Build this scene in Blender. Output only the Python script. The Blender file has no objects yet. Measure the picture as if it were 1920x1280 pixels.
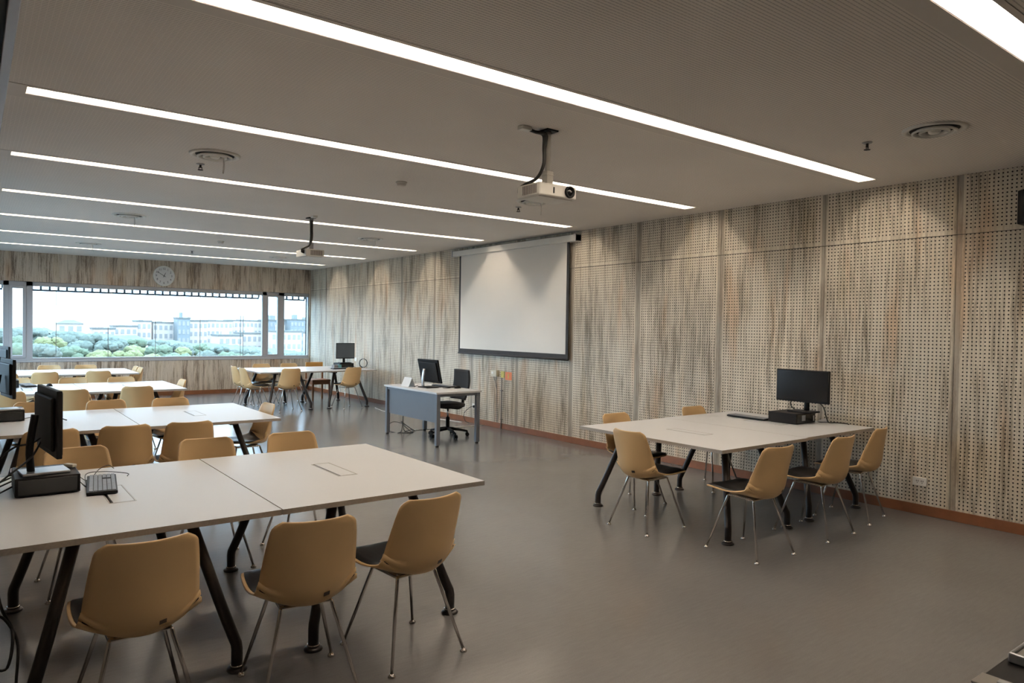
import bpy, bmesh, math, random
from mathutils import Vector, Matrix, Euler, noise
random.seed(7)
PI = math.pi
scene = bpy.context.scene
COL = scene.collection

# ------------------------------------------------------------------ room measures (metres)
HC = 1.5686            # camera height
H = 2.92               # ceiling height
XR = 6.644             # perforated wall on the right
YB = 16.874            # window wall at the far end
XL = -0.45             # left wall
YF = -3.0              # wall behind the camera
TH = 0.72              # table height

# ------------------------------------------------------------------ materials
def mat(name, color, rough=0.5, metal=0.0, spec=0.5, vary=0.06, scale=18.0, bump=0.0, coat=0.0):
    m = bpy.data.materials.new(name); m.use_nodes = True
    nt = m.node_tree; b = nt.nodes['Principled BSDF']
    b.inputs['Roughness'].default_value = rough
    b.inputs['Metallic'].default_value = metal
    b.inputs['Specular IOR Level'].default_value = spec
    if coat: b.inputs['Coat Weight'].default_value = coat
    tc = nt.nodes.new('ShaderNodeTexCoord')
    n = nt.nodes.new('ShaderNodeTexNoise'); n.inputs['Scale'].default_value = scale; n.inputs['Detail'].default_value = 3
    nt.links.new(tc.outputs['Object'], n.inputs['Vector'])
    r = nt.nodes.new('ShaderNodeValToRGB')
    c = color
    r.color_ramp.elements[0].color = (c[0]*(1-vary), c[1]*(1-vary), c[2]*(1-vary), 1)
    r.color_ramp.elements[1].color = (min(1, c[0]*(1+vary)), min(1, c[1]*(1+vary)), min(1, c[2]*(1+vary)), 1)
    nt.links.new(n.outputs['Fac'], r.inputs['Fac'])
    nt.links.new(r.outputs['Color'], b.inputs['Base Color'])
    if bump:
        bp = nt.nodes.new('ShaderNodeBump'); bp.inputs['Strength'].default_value = bump; bp.inputs['Distance'].default_value = 0.002
        nt.links.new(n.outputs['Fac'], bp.inputs['Height']); nt.links.new(bp.outputs['Normal'], b.inputs['Normal'])
    return m

def emat(name, color, strength):
    m = bpy.data.materials.new(name); m.use_nodes = True
    nt = m.node_tree; b = nt.nodes['Principled BSDF']
    b.inputs['Base Color'].default_value = (0.9, 0.9, 0.9, 1)
    b.inputs['Emission Color'].default_value = (*color, 1)
    b.inputs['Emission Strength'].default_value = strength
    return m

class N:
    """small wrapper for building node graphs"""
    def __init__(s, name):
        s.m = bpy.data.materials.new(name); s.m.use_nodes = True
        s.nt = s.m.node_tree; s.b = s.nt.nodes['Principled BSDF']
    def new(s, t, **kw):
        n = s.nt.nodes.new(t)
        for k, v in kw.items(): setattr(n, k, v)
        return n
    def put(s, sock, v):
        if isinstance(v, bpy.types.NodeSocket): s.nt.links.new(v, sock)
        elif v is not None: sock.default_value = v
    def math(s, op, a, b=None, clamp=False):
        n = s.new('ShaderNodeMath', operation=op, use_clamp=clamp)
        s.put(n.inputs[0], a); s.put(n.inputs[1], b)
        return n.outputs[0]
    def vec(s, x, y, z):
        n = s.new('ShaderNodeCombineXYZ')
        s.put(n.inputs[0], x); s.put(n.inputs[1], y); s.put(n.inputs[2], z)
        return n.outputs[0]
    def sep(s, v):
        n = s.new('ShaderNodeSeparateXYZ'); s.put(n.inputs[0], v)
        return n.outputs
    def noise(s, v, scale=1.0, detail=2.0, rough=0.5, out='Fac'):
        n = s.new('ShaderNodeTexNoise'); s.put(n.inputs['Vector'], v)
        n.inputs['Scale'].default_value = scale; n.inputs['Detail'].default_value = detail; n.inputs['Roughness'].default_value = rough
        return n.outputs[out]
    def ramp(s, f, stops, interp='LINEAR'):
        n = s.new('ShaderNodeValToRGB'); n.color_ramp.interpolation = interp
        e = n.color_ramp.elements
        while len(e) < len(stops): e.new(0.5)
        for q, (p, c) in zip(e, stops):
            q.position = p; q.color = (*c, 1) if len(c) == 3 else c
        s.put(n.inputs[0], f)
        return n.outputs['Color']
    def mix(s, f, a, b, mode='MIX'):
        n = s.new('ShaderNodeMix', data_type='RGBA', blend_type=mode)
        s.put(n.inputs[0], f); s.put(n.inputs[6], a if isinstance(a, bpy.types.NodeSocket) else (*a, 1)); s.put(n.inputs[7], b if isinstance(b, bpy.types.NodeSocket) else (*b, 1))
        return n.outputs[2]
    def base(s, c, rough=0.5, spec=0.5):
        s.put(s.b.inputs['Base Color'], c if isinstance(c, bpy.types.NodeSocket) else (*c, 1))
        s.put(s.b.inputs['Roughness'], rough); s.b.inputs['Specular IOR Level'].default_value = spec
        return s.m

def wood_wall_material(name, perforated):
    """bleached, streaky printed board; the perforated version has a 32 mm hole grid laid out on the board's UV (metres)"""
    g = N(name)
    pos = g.new('ShaderNodeTexCoord').outputs['Object']
    x, y, z = g.sep(pos)
    u = y if perforated else x
    warp = g.math('MULTIPLY', g.math('SUBTRACT', g.noise(g.vec(g.math('MULTIPLY', u, 4.0), 5.0, g.math('MULTIPLY', z, 3.5)), 1.0, 3.0), 0.5), 0.045)
    uw = g.math('ADD', u, warp)
    board = g.noise(g.vec(g.math('MULTIPLY', u, 6.5), 3.1, g.math('MULTIPLY', z, 0.4)), 1.0, 1.5, 0.5)
    mid = g.noise(g.vec(g.math('MULTIPLY', uw, 17.0), 9.3, g.math('MULTIPLY', z, 1.3)), 1.0, 2.0, 0.5)
    streak = g.noise(g.vec(g.math('MULTIPLY', uw, 44.0), 7.7, g.math('MULTIPLY', z, 2.6)), 1.0, 4.0, 0.65)
    fine = g.noise(g.vec(g.math('MULTIPLY', uw, 150.0), 1.7, g.math('MULTIPLY', z, 42.0)), 1.0, 3.0, 0.7)
    patch = g.noise(g.vec(g.math('MULTIPLY', u, 3.1), 11.0, g.math('MULTIPLY', z, 1.0)), 1.0, 2.0, 0.5)
    a = g.math('ADD', g.math('MULTIPLY', streak, 0.52), g.math('MULTIPLY', fine, 0.20))
    a = g.math('ADD', a, g.math('MULTIPLY', mid, 0.26))
    a = g.math('ADD', a, g.math('MULTIPLY', board, 0.22))
    a = g.math('ADD', a, g.math('MULTIPLY', g.math('SUBTRACT', patch, 0.5), 0.30))
    if perforated:
        col = g.ramp(a, [(0.42, (0.245, 0.203, 0.150)), (0.50, (0.37, 0.315, 0.243)), (0.555, (0.51, 0.45, 0.36)), (0.62, (0.66, 0.595, 0.485)), (0.78, (0.78, 0.715, 0.605))])
    else:
        col = g.ramp(a, [(0.45, (0.15, 0.110, 0.080)), (0.53, (0.28, 0.217, 0.165)), (0.58, (0.44, 0.36, 0.28)), (0.64, (0.56, 0.47, 0.375)), (0.80, (0.65, 0.555, 0.455))])
    tint = g.noise(g.vec(g.math('MULTIPLY', u, 4.1), 23.0, g.math('MULTIPLY', z, 0.7)), 1.0, 2.0, 0.5)
    tmask = g.ramp(tint, [(0.56, (0, 0, 0)), (0.68, (1, 1, 1))])
    col = g.mix(g.math('MULTIPLY', tmask, 0.55), col, (0.86, 0.62, 0.44), 'MULTIPLY')
    tint2 = g.noise(g.vec(g.math('MULTIPLY', u, 6.1), 41.0, g.math('MULTIPLY', z, 0.9)), 1.0, 2.0, 0.5)
    tm2 = g.ramp(tint2, [(0.58, (0, 0, 0)), (0.70, (1, 1, 1))])
    col = g.mix(g.math('MULTIPLY', tm2, 0.45), col, (0.92, 0.86, 0.72), 'MULTIPLY')
    # dark runs that start at the board's top edge and hang down
    if perforated:
        uv = g.new('ShaderNodeUVMap', uv_map='board').outputs[0]
        pu, pv, _ = g.sep(uv)
        P = 0.032
        fu = g.math('SUBTRACT', g.math('FRACT', g.math('ADD', g.math('DIVIDE', pu, P), 0.5)), 0.5)
        fv = g.math('SUBTRACT', g.math('FRACT', g.math('DIVIDE', pv, P)), 0.5)
        d = g.math('SQRT', g.math('ADD', g.math('MULTIPLY', fu, fu), g.math('MULTIPLY', fv, fv)))
        hole = g.math('LESS_THAN', d, 0.20)
        inside = g.math('MULTIPLY', g.math('LESS_THAN', g.math('ABSOLUTE', pu), 0.562), g.math('GREATER_THAN', pv, 0.03))
        hole = g.math('MULTIPLY', hole, inside)
        col = g.mix(hole, col, (0.012, 0.010, 0.009))
        edge = g.math('GREATER_THAN', g.math('ABSOLUTE', pu), 0.572)
        col = g.mix(g.math('MULTIPLY', edge, 0.55), col, (0.17, 0.14, 0.115))
    return g.base(col, 0.55, 0.3)

def ceiling_material():
    g = N('perforated_taupe_metal')
    x, y, z = g.sep(g.new('ShaderNodeTexCoord').outputs['Object'])
    fx = g.math('SUBTRACT', g.math('FRACT', g.math('DIVIDE', x, 0.024)), 0.5)
    fy = g.math('SUBTRACT', g.math('FRACT', g.math('DIVIDE', y, 0.020)), 0.5)
    inx = g.math('LESS_THAN', g.math('ABSOLUTE', fx), 0.45)
    iny = g.math('LESS_THAN', g.math('ABSOLUTE', fy), 0.15)
    hole = g.math('MULTIPLY', inx, iny)
    n = g.noise(g.vec(x, y, z), 1.3, 2.0)
    col = g.ramp(n, [(0.3, (0.86, 0.80, 0.735)), (0.7, (0.90, 0.84, 0.775))])
    col = g.mix(g.math('MULTIPLY', hole, 0.42), col, (0.12, 0.10, 0.085))
    return g.base(col, 0.6, 0.25)

def floor_material():
    g = N('grey_vinyl')
    p = g.new('ShaderNodeTexCoord').outputs['Object']
    big = g.noise(p, 0.9, 3.0); speck = g.noise(p, 160.0, 2.0)
    x, y, z = g.sep(p)
    scratch = g.noise(g.vec(g.math('MULTIPLY', x, 9.0), g.math('MULTIPLY', y, 60.0), 0.0), 1.0, 4.0)
    a = g.math('ADD', g.math('MULTIPLY', big, 0.4), g.math('ADD', g.math('MULTIPLY', speck, 0.3), g.math('MULTIPLY', scratch, 0.3)))
    col = g.ramp(a, [(0.35, (0.155, 0.150, 0.147)), (0.65, (0.195, 0.189, 0.185))])
    ro = g.math('ADD', g.math('MULTIPLY', big, 0.08), 0.17)
    return g.base(col, ro, 0.55)

def glass_material():
    m = bpy.data.materials.new('clear_glazing'); m.use_nodes = True
    nt = m.node_tree; nt.nodes.remove(nt.nodes['Principled BSDF'])
    out = nt.nodes['Material Output']
    t = nt.nodes.new('ShaderNodeBsdfTransparent'); t.inputs['Color'].default_value = (0.93, 0.97, 0.98, 1)
    gl = nt.nodes.new('ShaderNodeBsdfGlossy'); gl.inputs['Roughness'].default_value = 0.02
    mx = nt.nodes.new('ShaderNodeMixShader'); mx.inputs[0].default_value = 0.05
    nt.links.new(t.outputs[0], mx.inputs[1]); nt.links.new(gl.outputs[0], mx.inputs[2]); nt.links.new(mx.outputs[0], out.inputs[0])
    return m

M = {}
M['wall_perf'] = wood_wall_material('bleached_perforated_board', True)
M['wall_plank'] = wood_wall_material('bleached_plank_board', False)
M['ceiling'] = ceiling_material()
M['ceil_plain'] = mat('taupe_enamel_border', (0.74, 0.685, 0.625), 0.55, vary=0.02)
M['floor'] = floor_material()
M['glass'] = glass_material()
M['plaster'] = mat('warm_grey_paint', (0.42, 0.39, 0.35), 0.8, vary=0.03, scale=4)
M['darkpaint'] = mat('brown_grey_paint', (0.17, 0.15, 0.13), 0.8, vary=0.03, scale=4)
M['backing'] = mat('dark_wall_backing', (0.05, 0.042, 0.036), 0.9)
M['black_paint'] = mat('black_recess_paint', (0.012, 0.012, 0.012), 0.7)
M['baseboard'] = mat('reddish_brown_wood', (0.20, 0.075, 0.03), 0.42, vary=0.25, scale=9)
M['alu'] = mat('grey_aluminium', (0.44, 0.43, 0.44), 0.45, 0.25, vary=0.03)
M['trough'] = mat('white_reflector', (0.86, 0.84, 0.80), 0.5, vary=0.01)
M['tube'] = emat('lit_tube', (1.0, 0.86, 0.71), 72.0)
M['tube_dim'] = emat('lit_tube_dimmed', (1.0, 0.86, 0.71), 40.0)
M['chrome'] = mat('chrome_steel', (0.68, 0.64, 0.60), 0.16, 1.0, vary=0.04, scale=40)
M['shell'] = mat('mustard_tan_plastic', (0.68, 0.455, 0.225), 0.42, spec=0.45, vary=0.05, scale=7)
M['pad'] = mat('black_leather_pad', (0.013, 0.012, 0.012), 0.38, vary=0.3, scale=60, bump=0.2)
M['sticker'] = mat('dark_maker_plate', (0.06, 0.04, 0.025), 0.5)
M['top'] = mat('white_laminate', (0.675, 0.685, 0.70), 0.36, spec=0.30, vary=0.012, scale=3)
M['edge'] = mat('greige_edge_band', (0.40, 0.36, 0.32), 0.55, vary=0.2, scale=90)
M['leg'] = mat('dark_brown_metal', (0.032, 0.026, 0.024), 0.38, 0.3, vary=0.1)
M['line'] = mat('dark_gap', (0.03, 0.028, 0.026), 0.7)
M['flapframe'] = mat('silver_flap_frame', (0.55, 0.53, 0.50), 0.35, 0.6)
M['blk'] = mat('black_plastic', (0.010, 0.009, 0.009), 0.5, spec=0.16, vary=0.2, scale=30)
M['blkgl'] = mat('black_screen', (0.008, 0.008, 0.009), 0.16, vary=0.1)
M['bluegl'] = mat('matte_grey_screen', (0.055, 0.07, 0.085), 0.30, spec=0.7, vary=0.08)
M['silver'] = mat('satin_silver', (0.55, 0.56, 0.58), 0.32, 0.7, vary=0.03)
M['key'] = mat('grey_keys', (0.22, 0.235, 0.26), 0.45, vary=0.3, scale=50)
M['white'] = mat('white_plastic', (0.82, 0.79, 0.73), 0.45, vary=0.02)
M['cable'] = mat('black_rubber', (0.014, 0.013, 0.012), 0.5)
M['greycable'] = mat('grey_rubber', (0.20, 0.18, 0.17), 0.5)
M['screen'] = mat('matte_white_fabric', (0.84, 0.81, 0.755), 0.85, vary=0.015, scale=3)
M['scrborder'] = mat('black_screen_border', (0.022, 0.021, 0.022), 0.7)
M['desk'] = mat('blue_grey_steel', (0.145, 0.16, 0.185), 0.42, 0.2, vary=0.03)
M['mesh'] = mat('black_mesh_fabric', (0.014, 0.014, 0.016), 0.8, vary=0.4, scale=300)
M['wood'] = mat('stained_wood', (0.25, 0.10, 0.035), 0.45, vary=0.2, scale=9)
M['woodback'] = mat('honey_wood', (0.52, 0.27, 0.07), 0.45, vary=0.15, scale=9)
M['orange'] = mat('orange_paper', (0.80, 0.27, 0.13), 0.7, vary=0.05)
M['yellow'] = mat('yellow_plate', (0.62, 0.56, 0.17), 0.6, vary=0.3, scale=25)
M['cream'] = mat('cream_plastic', (0.63, 0.58, 0.46), 0.5, vary=0.04)
M['teal'] = mat('teal_plastic', (0.12, 0.30, 0.32), 0.4)
M['paper'] = mat('white_paper', (0.72, 0.70, 0.68), 0.8, vary=0.02)
M['casegrey'] = mat('pale_grey_top', (0.27, 0.25, 0.22), 0.45, vary=0.12, scale=12)

# ------------------------------------------------------------------ mesh building
class MB:
    def __init__(s): s.v = []; s.f = []; s.mi = []; s.uv = None
    def add(s, vs, fs, mi=0):
        b = len(s.v); s.v += [tuple(p) for p in vs]
        for f in fs: s.f.append(tuple(b+i for i in f)); s.mi.append(mi)
        return s
    def box(s, x0, y0, z0, x1, y1, z1, mi=0, T=None):
        vs = [Vector((x, y, z)) for z in (z0, z1) for y in (y0, y1) for x in (x0, x1)]
        if T is not None: vs = [T @ p for p in vs]
        return s.add(vs, [(0, 2, 3, 1), (4, 5, 7, 6), (0, 1, 5, 4), (2, 6, 7, 3), (0, 4, 6, 2), (1, 3, 7, 5)], mi)
    def cyl(s, p0, p1, r0, r1=None, n=14, mi=0, caps=True):
        r1 = r0 if r1 is None else r1
        return s.sweep([p0, p1], [r0, r1], n, mi, caps)
    def sweep(s, pts, r, n=8, mi=0, caps=True, flat=1.0):
        pts = [Vector(p) for p in pts]; k = len(pts)
        rr = r if isinstance(r, (list, tuple)) else [r]*k
        ring = []; vs = []
        t0 = (pts[1]-pts[0]).normalized()
        a = t0.orthogonal().normalized()
        if abs(t0.z) > 0.6: a = Vector((1, 0, 0)) - t0*t0.x; a.normalize()
        for i, p in enumerate(pts):
            t = (pts[min(i+1, k-1)]-pts[max(i-1, 0)])
            if t.length < 1e-9: t = t0
            t.normalize()
            a = (a - t*a.dot(t)).normalized(); b = t.cross(a)
            for j in range(n):
                th = 2*PI*j/n
                vs.append(p + (a*math.cos(th)+b*math.sin(th)*flat)*rr[i])
        fs = [(i*n+j, i*n+(j+1) % n, (i+1)*n+(j+1) % n, (i+1)*n+j) for i in range(k-1) for j in range(n)]
        if caps: fs += [tuple(range(n-1, -1, -1)), tuple((k-1)*n+j for j in range(n))]
        return s.add(vs, fs, mi)
    def lathe(s, prof, n=24, c=(0, 0, 0), mi=0, axis='z'):
        vs = []; k = len(prof)
        for r, z in prof:
            for j in range(n):
                th = 2*PI*j/n; x, y = r*math.cos(th), r*math.sin(th)
                q = (x, y, z) if axis == 'z' else ((z, x, y) if axis == 'x' else (x, z, y))
                vs.append((q[0]+c[0], q[1]+c[1], q[2]+c[2]))
        fs = [(i*n+j, i*n+(j+1) % n, (i+1)*n+(j+1) % n, (i+1)*n+j) for i in range(k-1) for j in range(n)]
        return s.add(vs, fs, mi)
    def disc_cap(s, r, z, n=24, c=(0, 0, 0), mi=0, axis='z', flip=False):
        vs = []
        for j in range(n):
            th = 2*PI*j/n; x, y = r*math.cos(th), r*math.sin(th)
            q = (x, y, z) if axis == 'z' else ((z, x, y) if axis == 'x' else (x, z, y))
            vs.append((q[0]+c[0], q[1]+c[1], q[2]+c[2]))
        return s.add(vs, [tuple(range(n)) if not flip else tuple(range(n-1, -1, -1))], mi)
    def build(s, name, m, parent=None, bevel=0.0, smooth=False, seg=2, subd=0, solid=0.0):
        me = bpy.data.meshes.new(name)
        me.from_pydata(s.v, [], s.f); me.update()
        ms = m if isinstance(m, (list, tuple)) else [m]
        for q in ms: me.materials.append(q)
        for p, i in zip(me.polygons, s.mi): p.material_index = i
        if s.uv:
            lay = me.uv_layers.new(name='board'); lay.data.foreach_set('uv', [c for f in s.uv for w in f for c in w])
        bm = bmesh.new(); bm.from_mesh(me)
        if not s.uv: bmesh.ops.remove_doubles(bm, verts=bm.verts, dist=1e-6)
        bmesh.ops.recalc_face_normals(bm, faces=bm.faces); bm.to_mesh(me); bm.free()
        o = bpy.data.objects.new(name, me); COL.objects.link(o)
        if parent: o.parent = parent
        if smooth:
            for p in me.polygons: p.use_smooth = True
        if solid:
            q = o.modifiers.new('solid', 'SOLIDIFY'); q.thickness = solid; q.offset = 0
        if bevel:
            q = o.modifiers.new('bev', 'BEVEL'); q.width = bevel; q.segments = seg; q.limit_method = 'ANGLE'; q.angle_limit = 0.6
        if subd:
            q = o.modifiers.new('sub', 'SUBSURF'); q.levels = subd; q.render_levels = subd
        return o

def tag(o, label, cat, group=None):
    o['label'] = label; o['category'] = cat
    if group: o['group'] = group
    return o
def thing(name, label, cat, loc=(0, 0, 0), rz=0.0, group=None):
    o = bpy.data.objects.new(name, None); COL.objects.link(o)
    o.location = loc; o.rotation_euler = (0, 0, rz); o.empty_display_size = 0.1
    return tag(o, label, cat, group)
def struct(o):
    o['kind'] = 'structure'; return o
KIDS = {}
def copy_tree(o, parent=None):
    c = o.copy(); COL.objects.link(c)
    if parent: c.parent = parent
    for k in KIDS.get(o.name, []): copy_tree(k, c)
    return c
def index_kids(root):
    for k in root.children_recursive:
        KIDS.setdefault(k.parent.name, []).append(k)
def dup(root, loc, rz, label, cat=None, group=None):
    c = copy_tree(root); c.location = loc; c.rotation_euler = (0, 0, rz)
    c['label'] = label
    if group: c['group'] = group
    return c
def spline(pts, n=8):
    """Catmull-Rom through points"""
    P = [Vector(p) for p in pts]; P = [2*P[0]-P[1]] + P + [2*P[-1]-P[-2]]
    out = []
    for i in range(1, len(P)-2):
        a, b, c, d = P[i-1:i+3]
        for k in range(n):
            t = k/n
            out.append(0.5*((2*b)+(-a+c)*t+(2*a-5*b+4*c-d)*t*t+(-a+3*b-3*c+d)*t**3))
    out.append(P[-2]); return out
def rotz(a): return Matrix.Rotation(a, 4, 'Z')

# ------------------------------------------------------------------ room shell
struct(MB().box(XL-0.2, YF-0.2, -0.25, XR+0.2, YB+0.25, 0.0).build('floor', M['floor']))

STRIP_Y = [1.14, 3.05, 4.985, 6.965, 8.975, 11.03, 13.06, 15.13]
SW, SX0, SX1 = 0.155, 0.258, 6.28
# ceiling: slabs between the light slots
cb = MB(); ye = YF
CX0 = 0.17
for y in STRIP_Y:
    cb.box(CX0, ye, H, XR, y-0.004, H+0.04)
    cb.box(CX0, y-0.004, H, SX0-0.004, y+SW+0.004, H+0.04); cb.box(SX1+0.004, y-0.004, H, XR, y+SW+0.004, H+0.04)
    ye = y+SW+0.004
cb.box(CX0, ye, H, XR, YB, H+0.04)
struct(cb.build('ceiling', M['ceiling']))
struct(MB().box(XL-0.2, YF-0.2, H+0.30, XR+0.2, YB+0.25, H+0.6).build('ceiling_slab', M['plaster']))

# perforated wall on the right: backing + separate boards with 4 mm joints
wb = MB(); wb.uv = []
JY = [-3.0, -2.36, -1.14, 0.08, 1.30, 2.53, 3.70, 4.905, 6.13, 7.355, 8.58, 9.80, 11.02, 12.245, 13.47, 14.70, 15.92, YB]
ZR = [(0.0, 2.418), (2.424, H)]
def board(y0, y1, z0, z1):
    n0 = len(wb.f); wb.box(XR-0.012, y0+0.002, z0, XR, y1-0.002, z1)
    yc = (y0+y1)/2
    if y1-y0 < 1.0: yc = y1-0.6 if y0 < 0 else y0+0.6
    for f in wb.f[n0:]: wb.uv.append([(wb.v[i][1]-yc, wb.v[i][2]-z0) for i in f])
for a, b in zip(JY, JY[1:]):
    for z0, z1 in ZR: board(a, b, z0, z1)
n0 = len(wb.f); wb.box(XR+0.001, YF, 0, XR+0.2, YB+0.25, H+0.3, 1)
for f in wb.f[n0:]: wb.uv.append([(0.59, 0)]*len(f))
struct(wb.build('wall_right', [M['wall_perf'], M['backing']]))
XW = XR-0.012
struct(MB().box(XW-0.014, YF, 0.0, XW, YB-0.014, 0.088).build('baseboard_right', M['baseboard'], bevel=0.003))

# far wall with the long window opening
WX0, WX1, WZ0, WZ1 = -0.30, 6.60, 0.79, 2.345
bb = MB()
px = [XL, 0.36, 1.56, 2.76, 3.96, 5.16, 6.36, XW]
for a, b in zip(px, px[1:]):
    bb.box(a+0.0015, YB, 0, b-0.0015, YB+0.02, WZ0); bb.box(a+0.0015, YB, WZ1, b-0.0015, YB+0.02, H+0.04)
bb.box(XL-0.2, YB+0.021, 0, XR+0.2, YB+0.25, WZ0, 1); bb.box(XL-0.2, YB+0.021, WZ1, XR+0.2, YB+0.25, H+0.3, 1)
bb.box(XL-0.2, YB+0.021, WZ0, WX0, YB+0.25, WZ1, 1); bb.box(WX1, YB, WZ0, XW, YB+0.02, WZ1); bb.box(WX1, YB+0.021, WZ0, XR+0.2, YB+0.25, WZ1, 1)
struct(bb.build('wall_back', [M['wall_plank'], M['backing']]))
struct(MB().box(XL, YB-0.014, 0.0, XW-0.014, YB, 0.088).build('baseboard_back', M['baseboard'], bevel=0.003))
# left wall, with an opening for the added window in its far half, and the wall behind the camera
LY0, LY1 = 8.2, 16.3
lb = MB()
lb.box(XL-0.2, YF, 0, XL, LY0, H+0.3); lb.box(XL-0.2, LY1, 0, XL, YB+0.02, H+0.3)
lb.box(XL-0.2, LY0, 0, XL, LY1, WZ0); lb.box(XL-0.2, LY0, WZ1, XL, LY1, H+0.3)
struct(lb.build('wall_left', M['darkpaint']))
struct(MB().box(XL-0.2, YF-0.2, 0, XR+0.2, YF, H+0.3).build('wall_front', M['darkpaint']))
# dark recess and aluminium profile along the ceiling's left edge
struct(MB().box(XL, YF, H+0.02, 0.125, YB, H+0.05).build('trim_1', M['black_paint']))
struct(MB().box(0.125, YF, H-0.012, CX0, YB, H+0.05).build('trim_2', M['alu'], bevel=0.004))

def window(name, frame_boxes, sub_boxes, panes, ledge, joints, axis='y'):
    """frame mesh is the object itself; panes, opening sash frames, sun-grille bar and glass joints are its parts"""
    f = MB()
    for q in frame_boxes: f.box(*q)
    w = struct(f.build(name, M['alu'], bevel=0.004))
    for q in sub_boxes:
        s = MB()
        x0, y0, z0, x1, y1, z1, t = q
        s.box(x0, y0, z0, x0+t, y1, z1); s.box(x1-t, y0, z0, x1, y1, z1); s.box(x0+t, y0, z0, x1-t, y1, z0+t); s.box(x0+t, y0, z1-t, x1-t, y1, z1)
        s.build('sash', M['alu'], w, bevel=0.004)
    for q in panes: MB().box(*q).build('pane', M['glass'], w)
    for q in joints: MB().box(*q).build('glass_joint', M['greycable'], w)
    if ledge:
        l = MB()
        for (x0, x1) in ledge:
            l.box(x0, YB+0.30, 2.175, x1, YB+0.34, 2.212)
            n = max(1, round((x1-x0)/0.152))
            for i in range(n+1):
                xx = x0+(x1-x0)*i/n
                l.box(xx-0.019, YB+0.30, 2.212, xx+0.019, YB+0.34, 2.30)
        l.build('sun_grille', M['desk'], w)
    return w
f0, f1 = YB+0.035, YB+0.12
fb = [(WX0, f0, WZ0, WX1, f1, 0.845), (WX0, f0, 2.262, WX1, f1, WZ1), (WX0, YB-0.012, WZ0-0.03, WX1, f0, WZ0)]
for a, b in [(WX0, WX0+0.05), (0.505, 0.60), (0.875, 0.985), (5.475, 5.58), (5.86, 6.0), (WX1-0.02, WX1)]:
    fb.append((a, f0, WZ0, b, f1, WZ1))
sb = [(0.60, f0-0.015, 0.845, 0.875, f1-0.02, 2.262, 0.055), (5.58, f0-0.015, 0.845, 5.86, f1-0.02, 2.262, 0.03)]
gy = YB+0.085
panes = [(a, gy, 0.845, b, gy+0.006, 2.262) for a, b in [(WX0+0.05, 0.505), (0.655, 0.82), (0.985, 5.475), (5.61, 5.83), (6.0, WX1-0.02)]]
joints = [(x-0.005, gy-0.004, 0.845, x+0.005, gy-0.001, 2.262) for x in (1.377, 2.296, 3.195, 4.107, 4.99, 5.05)]
window('window_1', fb, sb, panes, [(-0.28, 0.505), (0.985, 5.475), (6.0, 6.6)], joints)

# unseen window added to the left wall to bring daylight onto the right wall
fl = [(XL-0.12, LY0, WZ0, XL-0.04, LY1, WZ0+0.06), (XL-0.12, LY0, WZ1-0.06, XL-0.04, LY1, WZ1)]
ny = 6
ys = [LY0+(LY1-LY0)*i/ny for i in range(ny+1)]
for y in ys: fl.append((XL-0.12, max(LY0, y-0.04), WZ0, XL-0.04, min(LY1, y+0.04), WZ1))
window('added_daylight_window', fl, [], [(XL-0.085, a+0.04, WZ0+0.06, XL-0.079, b-0.04, WZ1-0.06) for a, b in zip(ys, ys[1:])], None, [])

# ------------------------------------------------------------------ ceiling light strips
NTH = ['first', 'second', 'third', 'fourth', 'fifth', 'sixth', 'seventh', 'eighth']
def light_strip(i, y):
    lab = {0: 'wide slot light cut off at the top right corner of the photo'}.get(
        i, 'long recessed slot light, %s one counted from the camera towards the clock wall' % NTH[i])
    t = thing('ceiling_light_strip', lab, 'ceiling light', (0, y, H), 0, 'recessed slot lights across the ceiling')
    h = MB()
    D = 0.105
    h.box(SX0, 0, 0, SX1, 0.003, D); h.box(SX0, SW-0.003, 0, SX1, SW, D)
    h.box(SX0, 0.003, 0, SX0+0.003, SW-0.003, D); h.box(SX1-0.003, 0.003, 0, SX1, SW-0.003, D)
    h.box(SX0-0.002, -0.002, D, SX1+0.002, SW+0.002, D+0.01)
    h.build('reflector_trough', M['trough'], t)
    b = MB()
    B = 0.10
    b.box(SX0-B, -B*0.3, -0.003, SX1+0.03, 0, -0.0005); b.box(SX0-B, SW, -0.003, SX1+0.03, SW+B, -0.0005)
    b.box(SX0-B, 0, -0.003, SX0, SW, -0.0005); b.box(SX1, 0, -0.003, SX1+0.03, SW, -0.0005)
    b.build('border_plate', M['ceil_plain'], t)
    n = 5; L = (SX1-SX0)/n
    for k in range(n):
        x0 = SX0+k*L+0.018; x1 = SX0+(k+1)*L-0.018
        MB().cyl((x0, SW/2, 0.078), (x1, SW/2, 0.078), 0.013, n=10).build('tube', M['tube_dim' if i == 0 else 'tube'], t, smooth=True)
for i, y in enumerate(STRIP_Y): light_strip(i, y)

# ------------------------------------------------------------------ ceiling fittings
def vent(x, y, label, ribbon=True):
    t = thing('ceiling_vent', label, 'air vent', (x, y, H), 0, 'round ceiling air diffusers')
    m = MB()
    m.lathe([(0.192, 0.0), (0.190, -0.010), (0.176, -0.016), (0.158, -0.012), (0.152, -0.002)], 40).build('outer_ring', M['white'], t, smooth=True)
    for r in (0.122, 0.080):
        MB().lathe([(r+0.012, -0.018), (r+0.010, -0.027), (r-0.002, -0.029), (r-0.009, -0.016), (r-0.010, -0.006)], 36).build('cone_ring', M['white'], t, smooth=True)
    MB().lathe([(0.001, -0.030), (0.030, -0.029), (0.038, -0.02), (0.039, -0.006)], 28).build('hub', M['white'], t, smooth=True)
    MB().lathe([(0.001, -0.003), (0.146, -0.003)], 36).build('throat', M['line'], t)
    if ribbon:
        MB().sweep(spline([(0.05, -0.05, -0.02), (0.055, -0.052, -0.08), (0.05, -0.05, -0.15)], 4), 0.006, 4, flat=0.2).build('ribbon', M['white'], t)
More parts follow.
